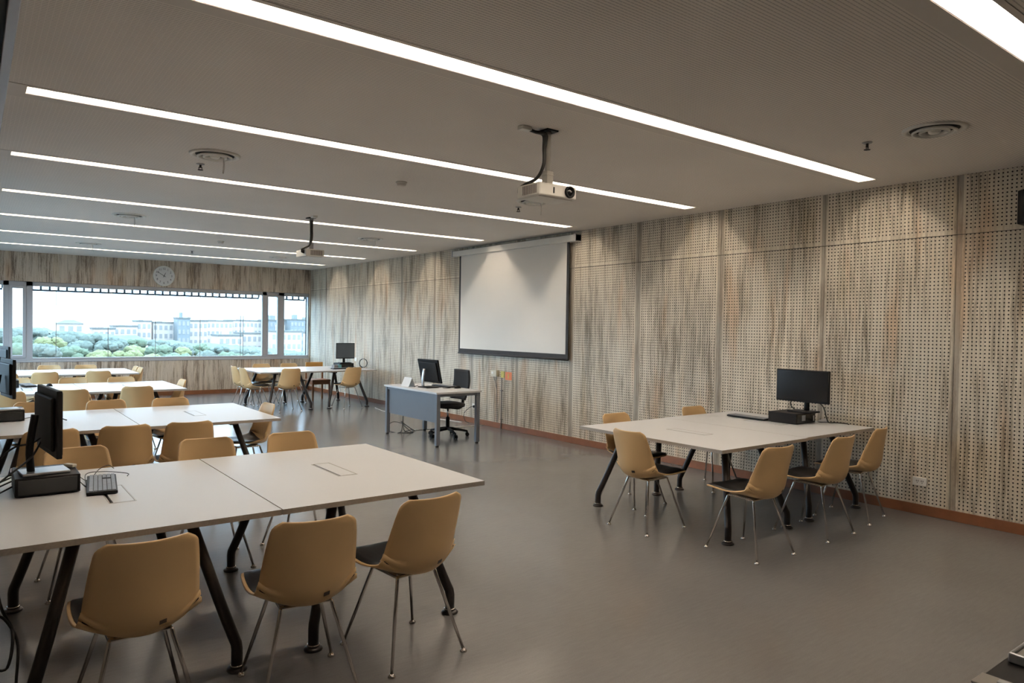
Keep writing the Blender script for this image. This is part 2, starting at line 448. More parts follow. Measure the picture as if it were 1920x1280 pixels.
vent(1.554, 5.996, 'round white air diffuser with a ribbon, left of ceiling behind the second full slot light')
vent(1.587, 10.06, 'round ceiling diffuser in the left half, between the fourth and fifth visible slot lights')
vent(4.896, 10.057, 'round ceiling diffuser directly before the wall above the projection screen\'s far edge')
vent(5.03, 2.07, 'large round diffuser by the top right corner of the photo', False)
vent(4.745, 5.88, 'round diffuser half hidden below the white projector with the visible lens')
vent(1.616, 14.167, 'small distant diffuser in the left half near the wall with the clock')
vent(4.90, 14.126, 'small distant diffuser beyond the second projector, near the far corner')
def sprinkler(x, y, label):
    t = thing('ceiling_sprinkler', label, 'sprinkler', (x, y, H), 0, 'small ceiling sprinklers')
    MB().lathe([(0.001, 0), (0.034, -0.001), (0.030, -0.007), (0.012, -0.010)], 20).build('rose', M['alu'], t, smooth=True)
    m = MB(); m.cyl((0, 0, -0.008), (0, 0, -0.03), 0.009); m.cyl((-0.012, 0, -0.03), (-0.012, 0, -0.05), 0.003); m.cyl((0.012, 0, -0.03), (0.012, 0, -0.05), 0.003)
    m.box(-0.015, -0.004, -0.034, 0.015, 0.004, -0.028); m.build('yoke', M['backing'], t)
    MB().lathe([(0.001, -0.050), (0.022, -0.050), (0.022, -0.053), (0.001, -0.054)], 16).build('deflector', M['backing'], t)
sprinkler(1.547, 6.416, 'tiny dark sprinkler just past the ribboned diffuser in the left half of the ceiling')
sprinkler(5.03, 2.51, 'small dark sprinkler beside the large diffuser at the top right')
sprinkler(4.842, 6.282, 'small dark sprinkler between the projector with the lens and the projection screen')
sprinkler(3.272, 14.137, 'tiny sprinkler in the far ceiling above the clock\'s right-hand side')
def detector(x, y, label):
    t = thing('ceiling_smoke_detector', label, 'smoke detector', (x, y, H), 0, 'smoke detectors')
    MB().lathe([(0.001, -0.002), (0.052, -0.002), (0.052, -0.012), (0.045, -0.016)], 24).build('base', M['white'], t, smooth=True)
    MB().lathe([(0.044, -0.014), (0.040, -0.034), (0.026, -0.042), (0.001, -0.044)], 24).build('cap', M['ceil_plain'], t, smooth=True)
detector(3.199, 5.94, 'domed smoke detector in mid ceiling, left of the white projector with the lens')
detector(3.249, 12.143, 'smoke detector in the far ceiling, left of the second projector')

def projector(x, y, z, rz, label, plen, second=False):
    """front (lens) faces local -Y; hangs from the ceiling at the origin (x, y, H)"""
    t = thing('ceiling_projector', label, 'projector', (x, y, H), rz, 'ceiling projectors')
    dz = z-H
    MB().box(-0.05, -0.05, -0.012, 0.05, 0.05, -0.0005).build('ceiling_plate', M['blk'], t, bevel=0.003)
    MB().cyl((0, 0, -0.01), (0, 0, dz+0.125), 0.020, n=18).build('pole', M['white'], t, smooth=True)
    m = MB(); m.box(-0.028, -0.028, dz+0.045, 0.028, 0.028, dz+0.145); m.box(-0.032, -0.03, dz+0.115, 0.032, 0.03, dz+0.125)
    m.box(-0.11, -0.08, dz+0.038, 0.11, 0.08, dz+0.048)
    m.build('bracket', M['white'] if not second else M['alu'], t, bevel=0.003)
    bx0, bx1, by0, by1 = -0.165, 0.165, -0.115, 0.125
    body = MB().box(bx0, by0, dz-0.045, bx1, by1, dz+0.042).build('body', M['white'], t, bevel=0.012, seg=3)
    LX = 0.095
    MB().lathe([(0.040, by0-0.001), (0.040, by0-0.016), (0.031, by0-0.018), (0.029, by0-0.004), (0.001, by0-0.003)], 28, (LX, 0, dz), axis='y').build('lens_ring', M['blk'], t, smooth=True)
    MB().lathe([(0.024, by0-0.004), (0.020, by0-0.011), (0.010, by0-0.014), (0.001, by0-0.015)], 24, (LX, 0, dz), axis='y').build('lens', M['blkgl'], t, smooth=True)
    MB().box(-0.045, by0-0.002, dz-0.022, -0.035, by0+0.002, dz+0.018).build('sensor_window', M['blk'], t)
    v = MB()
    for k in range(11): v.box(bx0-0.0015, -0.085+0.014*k, dz-0.03, bx0+0.002, -0.077+0.014*k, dz+0.03)
    v.build('vent_grille', M['greycable'], t)
    MB().box(-0.15, -0.09, dz-0.050, 0.15, 0.1, dz-0.0445).build('underside_cover', M['white'], t, bevel=0.002)
    for a in (0.0, 0.010, 0.022):
        pts = [(-0.16+a, 0.03, -0.01), (-0.10, 0.02, -0.022), (-0.034+a*0.3, 0.012-a, -0.035), (-0.03-a*0.4, 0.01-a*0.6, dz+0.3), (-0.03-a*0.4, 0.01-a*0.6, dz+0.19), (-0.06, 0.04, dz+0.10), (-0.11, 0.12, dz+0.055), (-0.12, 0.16, dz+0.01+a), (-0.10, 0.115, dz-0.005+a)]
        MB().sweep(spline(pts, 6), 0.0115, 6).build('cable', M['cable'], t, smooth=True)
    MB().box(-0.22, 0.0, -0.025, -0.14, 0.06, -0.0005).build('ceiling_socket', M['white'], t, bevel=0.004)
    return t
projector(3.13, 3.74, 2.497, 0.0, 'white projector with visible round lens hanging from a short pole in mid ceiling', 0.3)
projector(3.40, 8.67, 2.47, PI/2, 'more distant pale projector with looping black cable, before the far slot lights', 0.3, True)

# ------------------------------------------------------------------ projection screen, wall fittings
t = thing('projection_screen', 'white pull-down projection screen with black border hung high on the perforated wall', 'projection screen', (XW, 8.745, 0))
MB().box(-0.105, -1.56, 2.775, -0.004, 1.56, 2.865).build('housing', M['white'], t, bevel=0.006)
for s in (-1, 1): MB().box(-0.112, s*1.56-0.03*(s > 0), 2.77, -0.002, s*1.56+0.03*(s < 0), 2.872).build('end_cap', M['alu'], t, bevel=0.004)
MB().box(-0.058, -1.385, 1.15, -0.054, 1.385, 2.78).build('border', M['scrborder'], t)
MB().box(-0.0595, -1.335, 1.225, -0.0582, 1.335, 2.78).build('picture_area', M['screen'], t)
MB().cyl((-0.056, -1.39, 1.15), (-0.056, 1.39, 1.15), 0.013, n=12).build('bottom_bar', M['scrborder'], t, smooth=True)

t = thing('wall_speaker', 'black loudspeaker mounted high on the perforated wall at the photo\'s right edge', 'speaker', (XW, 1.92, 2.57))
m = MB(); out = [(-0.001, -0.14), (-0.17, -0.14), (-0.21, -0.08), (-0.21, 0.08), (-0.17, 0.125), (-0.001, 0.125)]
n = len(out); vs = [(x, y, z) for z in (-0.13, 0.13) for x, y in out]
m.add(vs, [tuple(range(n)), tuple(range(2*n-1, n-1, -1))]+[(i, (i+1) % n, n+(i+1) % n, n+i) for i in range(n)])
m.build('cabinet', M['blk'], t, bevel=0.006)
MB().box(-0.214, -0.075, -0.115, -0.2105, 0.075, 0.115).build('grille', M['mesh'], t, bevel=0.001)
MB().cyl((-0.1, 0.125, -0.095), (-0.1, 0.129, -0.095), 0.006).build('screw', M['silver'], t)

def plate(name, y, z, w, h, m, label, cat, d=0.012):
    t = thing(name, label, cat, (XW, y, z))
    MB().box(-d, -w/2, -h/2, 0, w/2, h/2).build('cover', m, t, bevel=0.003)
    return t
t = plate('wall_socket', 2.772, 0.287, 0.118, 0.072, M['white'], 'white double power socket low on the perforated wall by the last tan chair', 'socket')
for dy in (-0.022, 0.018):
    s = MB()
    for a in (-0.007, 0.007): s.box(-0.0132, dy+a-0.002, -0.002, -0.0118, dy+a+0.002, 0.012)
    s.cyl((-0.0132, dy, -0.011), (-0.0118, dy, -0.011), 0.0035, n=8)
    s.build('socket_holes', M['blk'], t)
t = plate('wall_socket_plate', 14.26, 0.855, 0.11, 0.075, M['white'], 'small white wall plate beside the coiled cable in the far corner', 'socket')
t = plate('wall_junction_box', 9.105, 0.862, 0.15, 0.10, M['cream'], 'cream junction box with two leads on the wall under the projection screen', 'junction box', 0.06)
MB().box(-0.064, 0.0, -0.01, -0.058, 0.05, 0.028).build('clip', M['white'], t, bevel=0.002)
for q in (0.03, -0.04):
    MB().sweep(spline([(-0.03, q, -0.05), (-0.02, q*0.4-0.02, -0.16), (-0.012, -0.03, -0.3), (-0.012, -0.045, -0.6), (-0.018, -0.06, -0.775)], 5), 0.005, 6).build('lead', M['greycable'], t, smooth=True)
t = plate('wall_switch_plate', 8.93, 0.852, 0.09, 0.10, M['yellow'], 'narrow yellowish plate between the cream box and the orange card', 'switch plate')
t = plate('wall_orange_card', 8.785, 0.835, 0.165, 0.125, M['orange'], 'bright orange square card on the wall under the projection screen', 'card', 0.004)
MB().box(-0.006, -0.01, -0.04, -0.0035, 0.012, 0.035).build('tape', M['yellow'], t)
t = thing('cable_conduit', 'thin grey conduit running down the wall to the floor below the orange card', 'conduit', (XW, 8.935, 0))
MB().cyl((-0.022, 0, 0.001), (-0.022, 0, 0.80), 0.009, n=10).build('pipe', M['greycable'], t, smooth=True)
for z in (0.15, 0.6): MB().box(-0.034, -0.018, z-0.008, 0, 0.018, z+0.008).build('clip', M['greycable'], t, bevel=0.002)
t = plate('wall_outlet', 9.70, 0.285, 0.12, 0.075, M['white'], 'white power outlet low on the wall behind the grey desk, a black plug in it', 'socket')
MB().box(-0.045, -0.045, -0.025, -0.012, -0.005, 0.015).build('plug', M['blk'], t, bevel=0.004)
MB().sweep(spline([(-0.045, -0.025, -0.005), (-0.10, 0.0, -0.02), (-0.17, 0.06, -0.12), (-0.15, 0.05, -0.24), (-0.10, 0.0, -0.279)], 6), 0.005, 6).build('lead', M['cable'], t, smooth=True)

# clock on the far wall
t = thing('wall_clock', 'round pale wall clock above the long window', 'clock', (3.338, YB, 2.592))
R = 0.215
MB().lathe([(R, 0.0), (R+0.004, -0.02), (R-0.004, -0.035), (R-0.02, -0.036), (R-0.026, -0.026)], 48, axis='y').build('rim', M['white'], t, smooth=True)
m = MB(); m.disc_cap(R-0.02, -0.024, 48, axis='y', flip=True); m.build('dial', M['paper'], t)
cu = bpy.data.curves.new('digit', 'FONT'); cu.size = 0.062; cu.align_x = 'CENTER'; cu.align_y = 'CENTER'
nv = MB()
for k in range(1, 13):
    cu.body = str(k); o = bpy.data.objects.new('digit', cu); COL.objects.link(o)
    dg = bpy.context.evaluated_depsgraph_get(); dg.update()
    me = bpy.data.meshes.new_from_object(o.evaluated_get(dg))
    a = PI/2-2*PI*k/12; cx, cz = 0.152*math.cos(a), 0.152*math.sin(a)
    nv.add([(cx+v.co.x, -0.0255, cz+v.co.y) for v in me.vertices], [tuple(p.vertices) for p in me.polygons])
    bpy.data.objects.remove(o); bpy.data.meshes.remove(me)
nv.build('numerals', M['line'], t)
def hand(name, ang, l0, l1, w, y):
    a = math.radians(ang); d = Vector((math.sin(a), 0, math.cos(a))); e = Vector((math.cos(a), 0, -math.sin(a)))
    m = MB(); p = [d*-l0+e*w, d*-l0-e*w, d*l1-e*w*0.6, d*l1+e*w*0.6]
    m.add([(q.x, y, q.z) for q in p]+[(q.x, y-0.002, q.z) for q in p], [(0, 1, 2, 3), (7, 6, 5, 4), (0, 4, 5, 1), (1, 5, 6, 2), (2, 6, 7, 3), (3, 7, 4, 0)])
    m.build(name, M['line'], t)
hand('hour_hand', 25, 0.03, 0.075, 0.006, -0.028)
hand('minute_hand', -58, 0.035, 0.16, 0.005, -0.031)
MB().cyl((0, -0.026, 0), (0, -0.036, 0), 0.009).build('hub', M['line'], t)

# ------------------------------------------------------------------ tables
TW, TD = 1.133, 1.50
def make_table(name='work_table'):
    t = thing(name, '', 'table')
    # top with a rectangular cut-out for the cable flap in its middle
    fx0, fx1, fy0, fy1 = TW/2-0.058, TW/2+0.058, TD/2-0.205, TD/2+0.205
    m = MB(); z0, z1 = TH-0.025, TH
    g = 0.0
    xs = [0.0, fx0, fx1, TW]; ys = [0.0, fy0, fy1, TD]
    for i in range(3):
        for j in range(3):
            if i == 1 and j == 1: continue
            m.add([(xs[i], ys[j], z1), (xs[i+1], ys[j], z1), (xs[i+1], ys[j+1], z1), (xs[i], ys[j+1], z1)], [(0, 1, 2, 3)], 0)
            m.add([(xs[i], ys[j], z0), (xs[i+1], ys[j], z0), (xs[i+1], ys[j+1], z0), (xs[i], ys[j+1], z0)], [(3, 2, 1, 0)], 1)
    for (a, b) in [((0, 0), (TW, 0)), ((TW, 0), (TW, TD)), ((TW, TD), (0, TD)), ((0, TD), (0, 0))]:
        m.add([(*a, z0), (*b, z0), (*b, z1), (*a, z1)], [(0, 1, 2, 3)], 1)
    for (a, b) in [((fx0, fy0), (fx1, fy0)), ((fx1, fy0), (fx1, fy1)), ((fx1, fy1), (fx0, fy1)), ((fx0, fy1), (fx0, fy0))]:
        m.add([(*a, z0), (*b, z0), (*b, z1), (*a, z1)], [(3, 2, 1, 0)], 1)
    m.build('table_top', [M['top'], M['edge']], t)
    fr = MB(); w = 0.006
    fr.box(fx0, fy0, TH-0.02, fx0+w, fy1, TH+0.0012); fr.box(fx1-w, fy0, TH-0.02, fx1, fy1, TH+0.0012)
    fr.box(fx0+w, fy0, TH-0.02, fx1-w, fy0+w, TH+0.0012); fr.box(fx0+w, fy1-w, TH-0.02, fx1-w, fy1, TH+0.0012)
    fr.build('flap_frame', M['flapframe'], t)
    lid = MB().box(fx0+w+0.013, fy0+w+0.006, TH-0.014, fx1-w-0.002, fy1-w-0.002, TH+0.0005).build('cable_flap', M['top'], t)
    MB().box(fx0+w, fy0+w, TH-0.03, fx1-w, fy1-w, TH-0.022).build('cable_tray', M['line'], t)
    for sx in (0, 1):
        x = 0.177 if sx == 0 else TW-0.177; dx = 1 if sx == 0 else -1
        MB().box(x+dx*0.185-0.03, 0.20, TH-0.062, x+dx*0.185+0.03, TD-0.20, TH-0.0255).build('cross_beam', M['leg'], t, bevel=0.003)
        for sy in (0, 1):
            y = 0.065 if sy == 0 else TD-0.065; dy = 1 if sy == 0 else -1
            hh = TH-0.055
            top = (x+dx*0.30*(hh-0.12), y+dy*0.30*(hh-0.12), hh)
            pts = spline([(x, y, 0.012), (x, y, 0.10)], 2)+spline([(x+dx*0.003, y+dy*0.003, 0.125), (x+dx*0.018, y+dy*0.018, 0.17), (x+dx*0.06, y+dy*0.06, 0.305), top], 3)
            lg = MB().sweep(pts, 0.0255, 14).build('leg', M['leg'], t, smooth=True)
            MB().lathe([(0.001, 0.0), (0.044, 0.0), (0.046, 0.006), (0.040, 0.014), (0.028, 0.018), (0.001, 0.018)], 22, (x, y, 0)).build('foot', M['leg'], lg, smooth=True)
            MB().lathe([(0.0262, 0.020), (0.031, 0.020), (0.031, 0.029), (0.0262, 0.029)], 18, (x, y, 0)).build('foot_collar', M['chrome'], lg, smooth=True)
    MB().box(0.36, TD/2-0.26, TH-0.055, TW-0.36, TD/2-0.23, TH-0.0255).build('rail', M['leg'], t)
    return t
TABLE = make_table(); index_kids(TABLE)
GL = [('first', 3.23, 2.283), ('second', 6.435, 2.262), ('third', 9.97, 2.266), ('fourth', 13.42, 2.285)]
tables = []
for k, (nm, y0, xr) in enumerate(GL):
    hint = ['closest to the camera', 'second from the camera', 'third from the camera', 'closest to the window wall'][k]
    tables.append((xr-TW, y0, 'white table at the aisle end of the left-hand row %s' % hint))
    tables.append((xr-2*TW-0.006, y0, 'white table with the computer in the left-hand row %s' % hint))
tables += [(4.287, 3.125, 'white table at the aisle end of the wall-side pair, no computer on it'),
           (5.425, 3.145, 'white table holding the black monitor, touching the perforated wall in front'),
           (4.105, 12.75, 'white table at the open end of the pair in the far corner'),
           (5.245, 12.755, 'white table in the far corner holding the small monitor and coiled cable')]
for k, (x, y, lab) in enumerate(tables):
    if k == 0:
        TABLE.location = (x, y, 0); TABLE['label'] = lab; TABLE['group'] = 'white work tables'
    else: dup(TABLE, (x, y, 0), 0, lab, group='white work tables')

# ------------------------------------------------------------------ shell chairs
PROF = [(0.245, 0.437), (0.225, 0.446), (0.15, 0.440), (0.05, 0.428), (-0.04, 0.414), (-0.11, 0.408), (-0.170, 0.418), (-0.212, 0.452), (-0.234, 0.51), (-0.240, 0.58), (-0.249, 0.66), (-0.257, 0.73), (-0.262, 0.765), (-0.265, 0.787)]
WID = [0.176, 0.205, 0.216, 0.218, 0.215, 0.211, 0.206, 0.200, 0.196, 0.191, 0.184, 0.175, 0.165, 0.130]
CUP = [0.005, 0.009, 0.014, 0.022, 0.047, 0.073, 0.098, 0.112, 0.108, 0.090, 0.068, 0.049, 0.040, 0.032]
def shell_point(s, t, off=0.0):
    """s: 0 front edge .. 1 top of the back; t: -1..1 across; off: along the inside normal"""
    f = s*(len(PROF)-1); i = min(int(f), len(PROF)-2); a = f-i
    def cr(arr, q):
        p = [arr[max(0, min(len(arr)-1, i+k))] for k in (-1, 0, 1, 2)]
        return 0.5*((2*p[1])+(-p[0]+p[2])*a+(2*p[0]-5*p[1]+4*p[2]-p[3])*a*a+(-p[0]+3*p[1]-3*p[2]+p[3])*a**3)
    y, z = cr([p[0] for p in PROF], a), cr([p[1] for p in PROF], a)
    w, c = cr(WID, a), cr(CUP, a)
    j0, j1 = max(0, i-1), min(len(PROF)-1, i+2)
    d = Vector((PROF[j1][0]-PROF[j0][0], PROF[j1][1]-PROF[j0][1])).normalized()
    nrm = Vector((d.y, -d.x))            # inside (up for the seat, forward for the back)
    k = c*abs(t)**2.05+off
    return (w*t, y+nrm.x*k, z+nrm.y*k)
def make_chair():
    t = thing('shell_chair', '', 'chair')
    ns, nt_ = 34, 18
    m = MB()
    vs = [shell_point(i/ns, -1+2*j/nt_) for i in range(ns+1) for j in range(nt_+1)]
    q = nt_+1
    m.add(vs, [(i*q+j, i*q+j+1, (i+1)*q+j+1, (i+1)*q+j) for i in range(ns) for j in range(nt_)])
    m.build('shell', M['shell'], t, smooth=True, solid=0.010)
    p = MB(); ms, mt = 14, 12
    up = []; lo = []
    for i in range(ms+1):
        for j in range(mt+1):
            s_ = 0.035+0.44*i/ms; t_ = -0.94+1.88*j/mt
            e = min(i, ms-i)/ms*2; e2 = 1-abs(t_)/0.94
            h = 0.011+0.015*min(1, 3*e)*min(1, 3*e2)
            up.append(shell_point(s_, t_, h)); lo.append(shell_point(s_, t_, 0.0055))
    n = mt+1; k = len(up)
    fs = [(i*n+j, i*n+j+1, (i+1)*n+j+1, (i+1)*n+j) for i in range(ms) for j in range(mt)]
    rim = [j for j in range(n)]+[i*n+mt for i in range(1, ms+1)]+[ms*n+j for j in range(mt-1, -1, -1)]+[i*n for i in range(ms-1, 0, -1)]
    p.add(up+lo, fs+[tuple(k+x for x in reversed(f)) for f in fs]+[(rim[a], rim[(a+1) % len(rim)], k+rim[(a+1) % len(rim)], k+rim[a]) for a in range(len(rim))])
    p.build('seat_pad', M['pad'], t, smooth=True)
    a = Vector(shell_point(0.555, 0.20, -0.0065)); b = Vector(shell_point(0.555, 0.33, -0.0065)); c = Vector(shell_point(0.578, 0.33, -0.0065)); d = Vector(shell_point(0.578, 0.20, -0.0065))
    o_ = Vector((0, -0.0012, -0.0008)); st = MB()
    st.add([a, b, c, d, a+o_, b+o_, c+o_, d+o_], [(0, 1, 2, 3), (4, 7, 6, 5), (0, 4, 5, 1), (1, 5, 6, 2), (2, 6, 7, 3), (3, 7, 4, 0)])
    st.build('maker_plate', M['sticker'], t)
    fr = MB(); zf = 0.396
    cs = [(-0.105, 0.115), (0.105, 0.115), (0.105, -0.105), (-0.105, -0.105)]
    for i in range(4): fr.cyl((*cs[i], zf), (*cs[(i+1) % 4], zf), 0.007, n=8)
    fr.box(-0.11, -0.095, zf-0.002, 0.11, 0.105, zf+0.008)
    fr.build('seat_frame', M['chrome'], t, smooth=False)
    for sx in (-1, 1):
        for sy in (-1, 1):
            tx, ty = sx*0.105, (0.115 if sy > 0 else -0.105); bx, by = sx*0.203, (0.222 if sy > 0 else -0.218)
            dx, dy = bx-tx, by-ty
            pts = [(tx-dx*0.12, ty-dy*0.12, zf+0.002), (tx, ty, zf-0.002), (tx+dx*0.05, ty+dy*0.05, zf-0.022), (bx, by, 0.012)]
            lg = MB().sweep(spline(pts[:3], 3)+[pts[3]], [0.0085]*7+[0.0072], 10).build('leg', M['chrome'], t, smooth=True)
            MB().lathe([(0.001, 0.0), (0.017, 0.0), (0.0175, 0.005), (0.013, 0.011), (0.008, 0.018), (0.001, 0.018)], 14, (bx, by, 0)).build('glide', M['chrome'], lg, smooth=True)
    return t
CHAIR = make_chair(); index_kids(CHAIR)
D = math.radians
chairs = [
 # front row (nearest the camera)
 (0.515, 3.06, 0, 'largest tan shell chair, at the bottom left of the photo, back turned to the camera'),
 (1.141, 2.985, -7, 'tan shell chair before the seam of the nearest left-hand tables, middle of three'),
 (1.688, 3.058, 4.5, 'tan shell chair at the aisle end of the nearest row, camera side'),
 (0.54, 4.91, 183, 'tan chair back showing behind the nearest black monitor, far side of the first row'),
 (1.27, 4.875, 177, 'tan chair back peeping over the seam of the nearest left-hand tables, far side'),
 (1.855, 4.853, 178, 'tan chair back standing alone above the far edge of the nearest table, aisle end'),
 # second row
 (0.46, 6.31, 2, 'tan chair on the camera side of the second left-hand row, behind the nearest monitor'),
 (0.955, 6.31, -2, 'tan chair on the camera side of the second left-hand row, middle of its three'),
 (1.415, 6.29, -4, 'tan chair on the camera side of the second left-hand row, aisle end'),
 (0.50, 8.02, 180, 'tan chair on the far side of the second left-hand row, next to the monitor edge'),
 (1.096, 7.91, 182, 'tan chair on the far side of the second left-hand row, behind the table seam'),
 (1.663, 7.855, 178, 'tan chair on the far side of the second left-hand row, aisle end'),
 (2.13, 7.06, 92, 'chair tucked under the aisle end of the second row, tan rim above the table'),
 # third row
 (0.307, 9.77, 3, 'tan chair on the camera side of the third left-hand row, by the second monitor'),
 (0.938, 9.82, -2, 'tan chair on the camera side of the third left-hand row, middle one'),
 (1.66, 9.99, -4, 'tan chair on the camera side of the third left-hand row, aisle end'),
 (0.50, 11.57, 180, 'tan chair on the far side of the third left-hand row, mostly hidden by the computer'),
 (1.15, 11.44, 179, 'tan chair on the far side of the third left-hand row, middle one'),
 (1.738, 11.335, 181, 'tan chair on the far side of the third left-hand row, aisle end'),
 (2.13, 10.67, 90, 'chair tucked under the aisle end of the third row, small tan rim showing'),
 # fourth row
 (0.40, 13.19, 0, 'tan chair on the camera side of the last left-hand row, at the photo edge'),
 (0.915, 13.30, 2, 'tan chair on the camera side of the last left-hand row, middle one'),
 (1.657, 13.35, -3, 'tan chair on the camera side of the last left-hand row, aisle end'),
 (1.12, 14.83, 180, 'tan chair against the window wall behind the last row, the left one of two'),
 (1.676, 14.79, 180, 'tan chair against the window wall behind the last row, the right one of two'),
 (2.15, 14.31, 90, 'chair at the aisle end of the last row, the one nearer the window wall'),
 (2.15, 13.848, 91, 'chair at the aisle end of the last row, the one nearer the camera'),
 # table by the perforated wall
 (4.33, 3.866, -90, 'tan shell chair at the free end of the wall-side tables, facing the wall'),
 (4.83, 4.495, 180, 'tan chair behind the wall-side tables, its black seat visible past the end chair'),
 (5.98, 4.515, 178, 'tan chair back just above the far edge of the wall-side tables, left of the monitor'),
 (4.46, 3.00, -4, 'tan shell chair on the camera side of the wall-side tables, nearest the aisle'),
 (5.318, 3.0, 1.5, 'tan shell chair on the camera side of the wall-side tables, second from the aisle'),
 (6.04, 3.086, 10, 'tan shell chair on the camera side of the wall-side tables, closest to the wall'),
 # far corner
 (4.63, 12.885, 0, 'tan chair with its back to the camera at the far corner tables, in the middle'),
 (5.79, 12.83, 8, 'tan chair, back to the camera, at the far corner tables below the small monitor'),
 (4.639, 14.14, 180, 'tan chair on the window side of the far corner tables, first from the open end'),
 (5.215, 14.19, 180, 'tan chair on the window side of the far corner tables, second from the open end'),
 (4.16, 13.76, -90, 'pale daylit chair at the open end of the far corner tables, nearer the window'),
 (4.135, 13.17, -88, 'pale daylit chair at the open end of the far corner tables, nearer the camera'),
]
for k, (x, y, a, lab) in enumerate(chairs):
    if k == 0:
        CHAIR.location = (x, y, 0); CHAIR.rotation_euler = (0, 0, D(a)); CHAIR['label'] = lab; CHAIR['group'] = 'tan shell chairs'
    else: dup(CHAIR, (x, y, 0), D(a), lab, group='tan shell chairs')

# square wooden chair among the far corner tables
t = thing('wooden_chair', 'square-backed wooden chair with straight legs at the far corner tables', 'chair', (5.86, 14.46, 0), PI)
MB().box(-0.20, -0.19, 0.40, 0.20, 0.21, 0.44).build('seat', M['wood'], t, bevel=0.008)
MB().box(-0.19, -0.225, 0.62, 0.19, -0.195, 0.79).build('backrest', M['woodback'], t, bevel=0.008)
MB().box(-0.18, -0.18, 0.34, 0.18, 0.19, 0.40).build('apron', M['wood'], t)
for sx in (-1, 1):
    MB().box(sx*0.18-0.018, 0.165, 0, sx*0.18+0.018, 0.2, 0.40).build('leg', M['wood'], t, bevel=0.004)
    MB().box(sx*0.18-0.018, -0.22, 0, sx*0.18+0.018, -0.19, 0.63).build('leg', M['wood'], t, bevel=0.004)

# ------------------------------------------------------------------ computers
def monitor(label, x, y, z, rz, w, h, zc, tilt=0.0, scr='blkgl', neck='blk', basem='blk', base=(0.22, 0.18), nx=0.0, group='monitors'):
    """screen faces local -Y; (x, y, z) is the middle of the foot"""
    t = thing('monitor', label, 'monitor', (x, y, z), rz, group)
    T = Matrix.Translation((0, -0.03, zc-z)) @ Matrix.Rotation(-tilt, 4, 'X')
    MB().box(-w/2, -0.014, -h/2, w/2, 0.010, h/2, T=T).build('panel', M['blk'], t, bevel=0.004)
    MB().box(-w/2+0.035, 0.010, -h/2+0.03, w/2-0.03, 0.027, h/2-0.035, T=T).build('back_cover', M['blk'], t, bevel=0.014)
    MB().box(-w/2+0.010, -0.0165, -h/2+0.018, w/2-0.010, -0.0142, h/2-0.010, T=T).build('screen', M[scr], t)
    b0, b1 = base
    MB().box(-b0/2, -b1*0.55, 0.0, b0/2, b1*0.45, 0.014).build('foot_plate', M[basem], t, bevel=0.004)
    pts = [(nx, 0.045, 0.012), (nx, 0.050, (zc-z)*0.5), (nx, 0.028, zc-z+0.03)]
    MB().sweep(spline(pts, 4), 0.027, 10, flat=0.62).build('neck', M[neck], t, smooth=True)
    return t
def computer(label, x, y, rz, w=0.29, d=0.32, h=0.095, face=False, plate_=False):
    """flat desktop computer, front faces local -Y, on the table"""
    t = thing('desktop_computer', label, 'computer', (x, y, TH+0.0006), rz, 'desktop computers')
    MB().box(-w/2, -d/2, 0.004, w/2, d/2, h).build('case', M['blk'], t, bevel=0.004)
    for sx in (-1, 1):
        MB().box(sx*(w/2-0.03)-0.012, -d/2+0.02, 0, sx*(w/2-0.03)+0.012, d/2-0.02, 0.005).build('foot', M['cable'], t)
    MB().box(-w/2+0.012, -d/2-0.003, 0.012, w/2-0.012, -d/2+0.002, h-0.008).build('front_panel', M['blkgl'], t, bevel=0.002)
    if face:
        MB().box(w/2-0.045, -d/2-0.0045, 0.02, w/2-0.03, -d/2-0.002, h-0.03).build('badge', M['silver'], t)
        MB().box(-w/2+0.09, -d/2-0.0045, 0.03, -w/2+0.15, -d/2-0.002, h-0.018).build('drive_bay', M['key'], t)
    if plate_:
        m = MB(); m.box(-w/2-0.0012, -0.05, 0.012, -w/2+0.001, 0.055, h-0.014); m.build('rating_label', M['key'], t)
    return t
def tube_thing(name, label, cat, paths, r, m, group=None):
    """a loose cable (or a bundle knotted together): one thing"""
    root = MB()
    for p in paths: root.sweep(spline(p, 6), r, 6)
    o = root.build(name, M[m], None, smooth=True)
    return tag(o, label, cat, group)

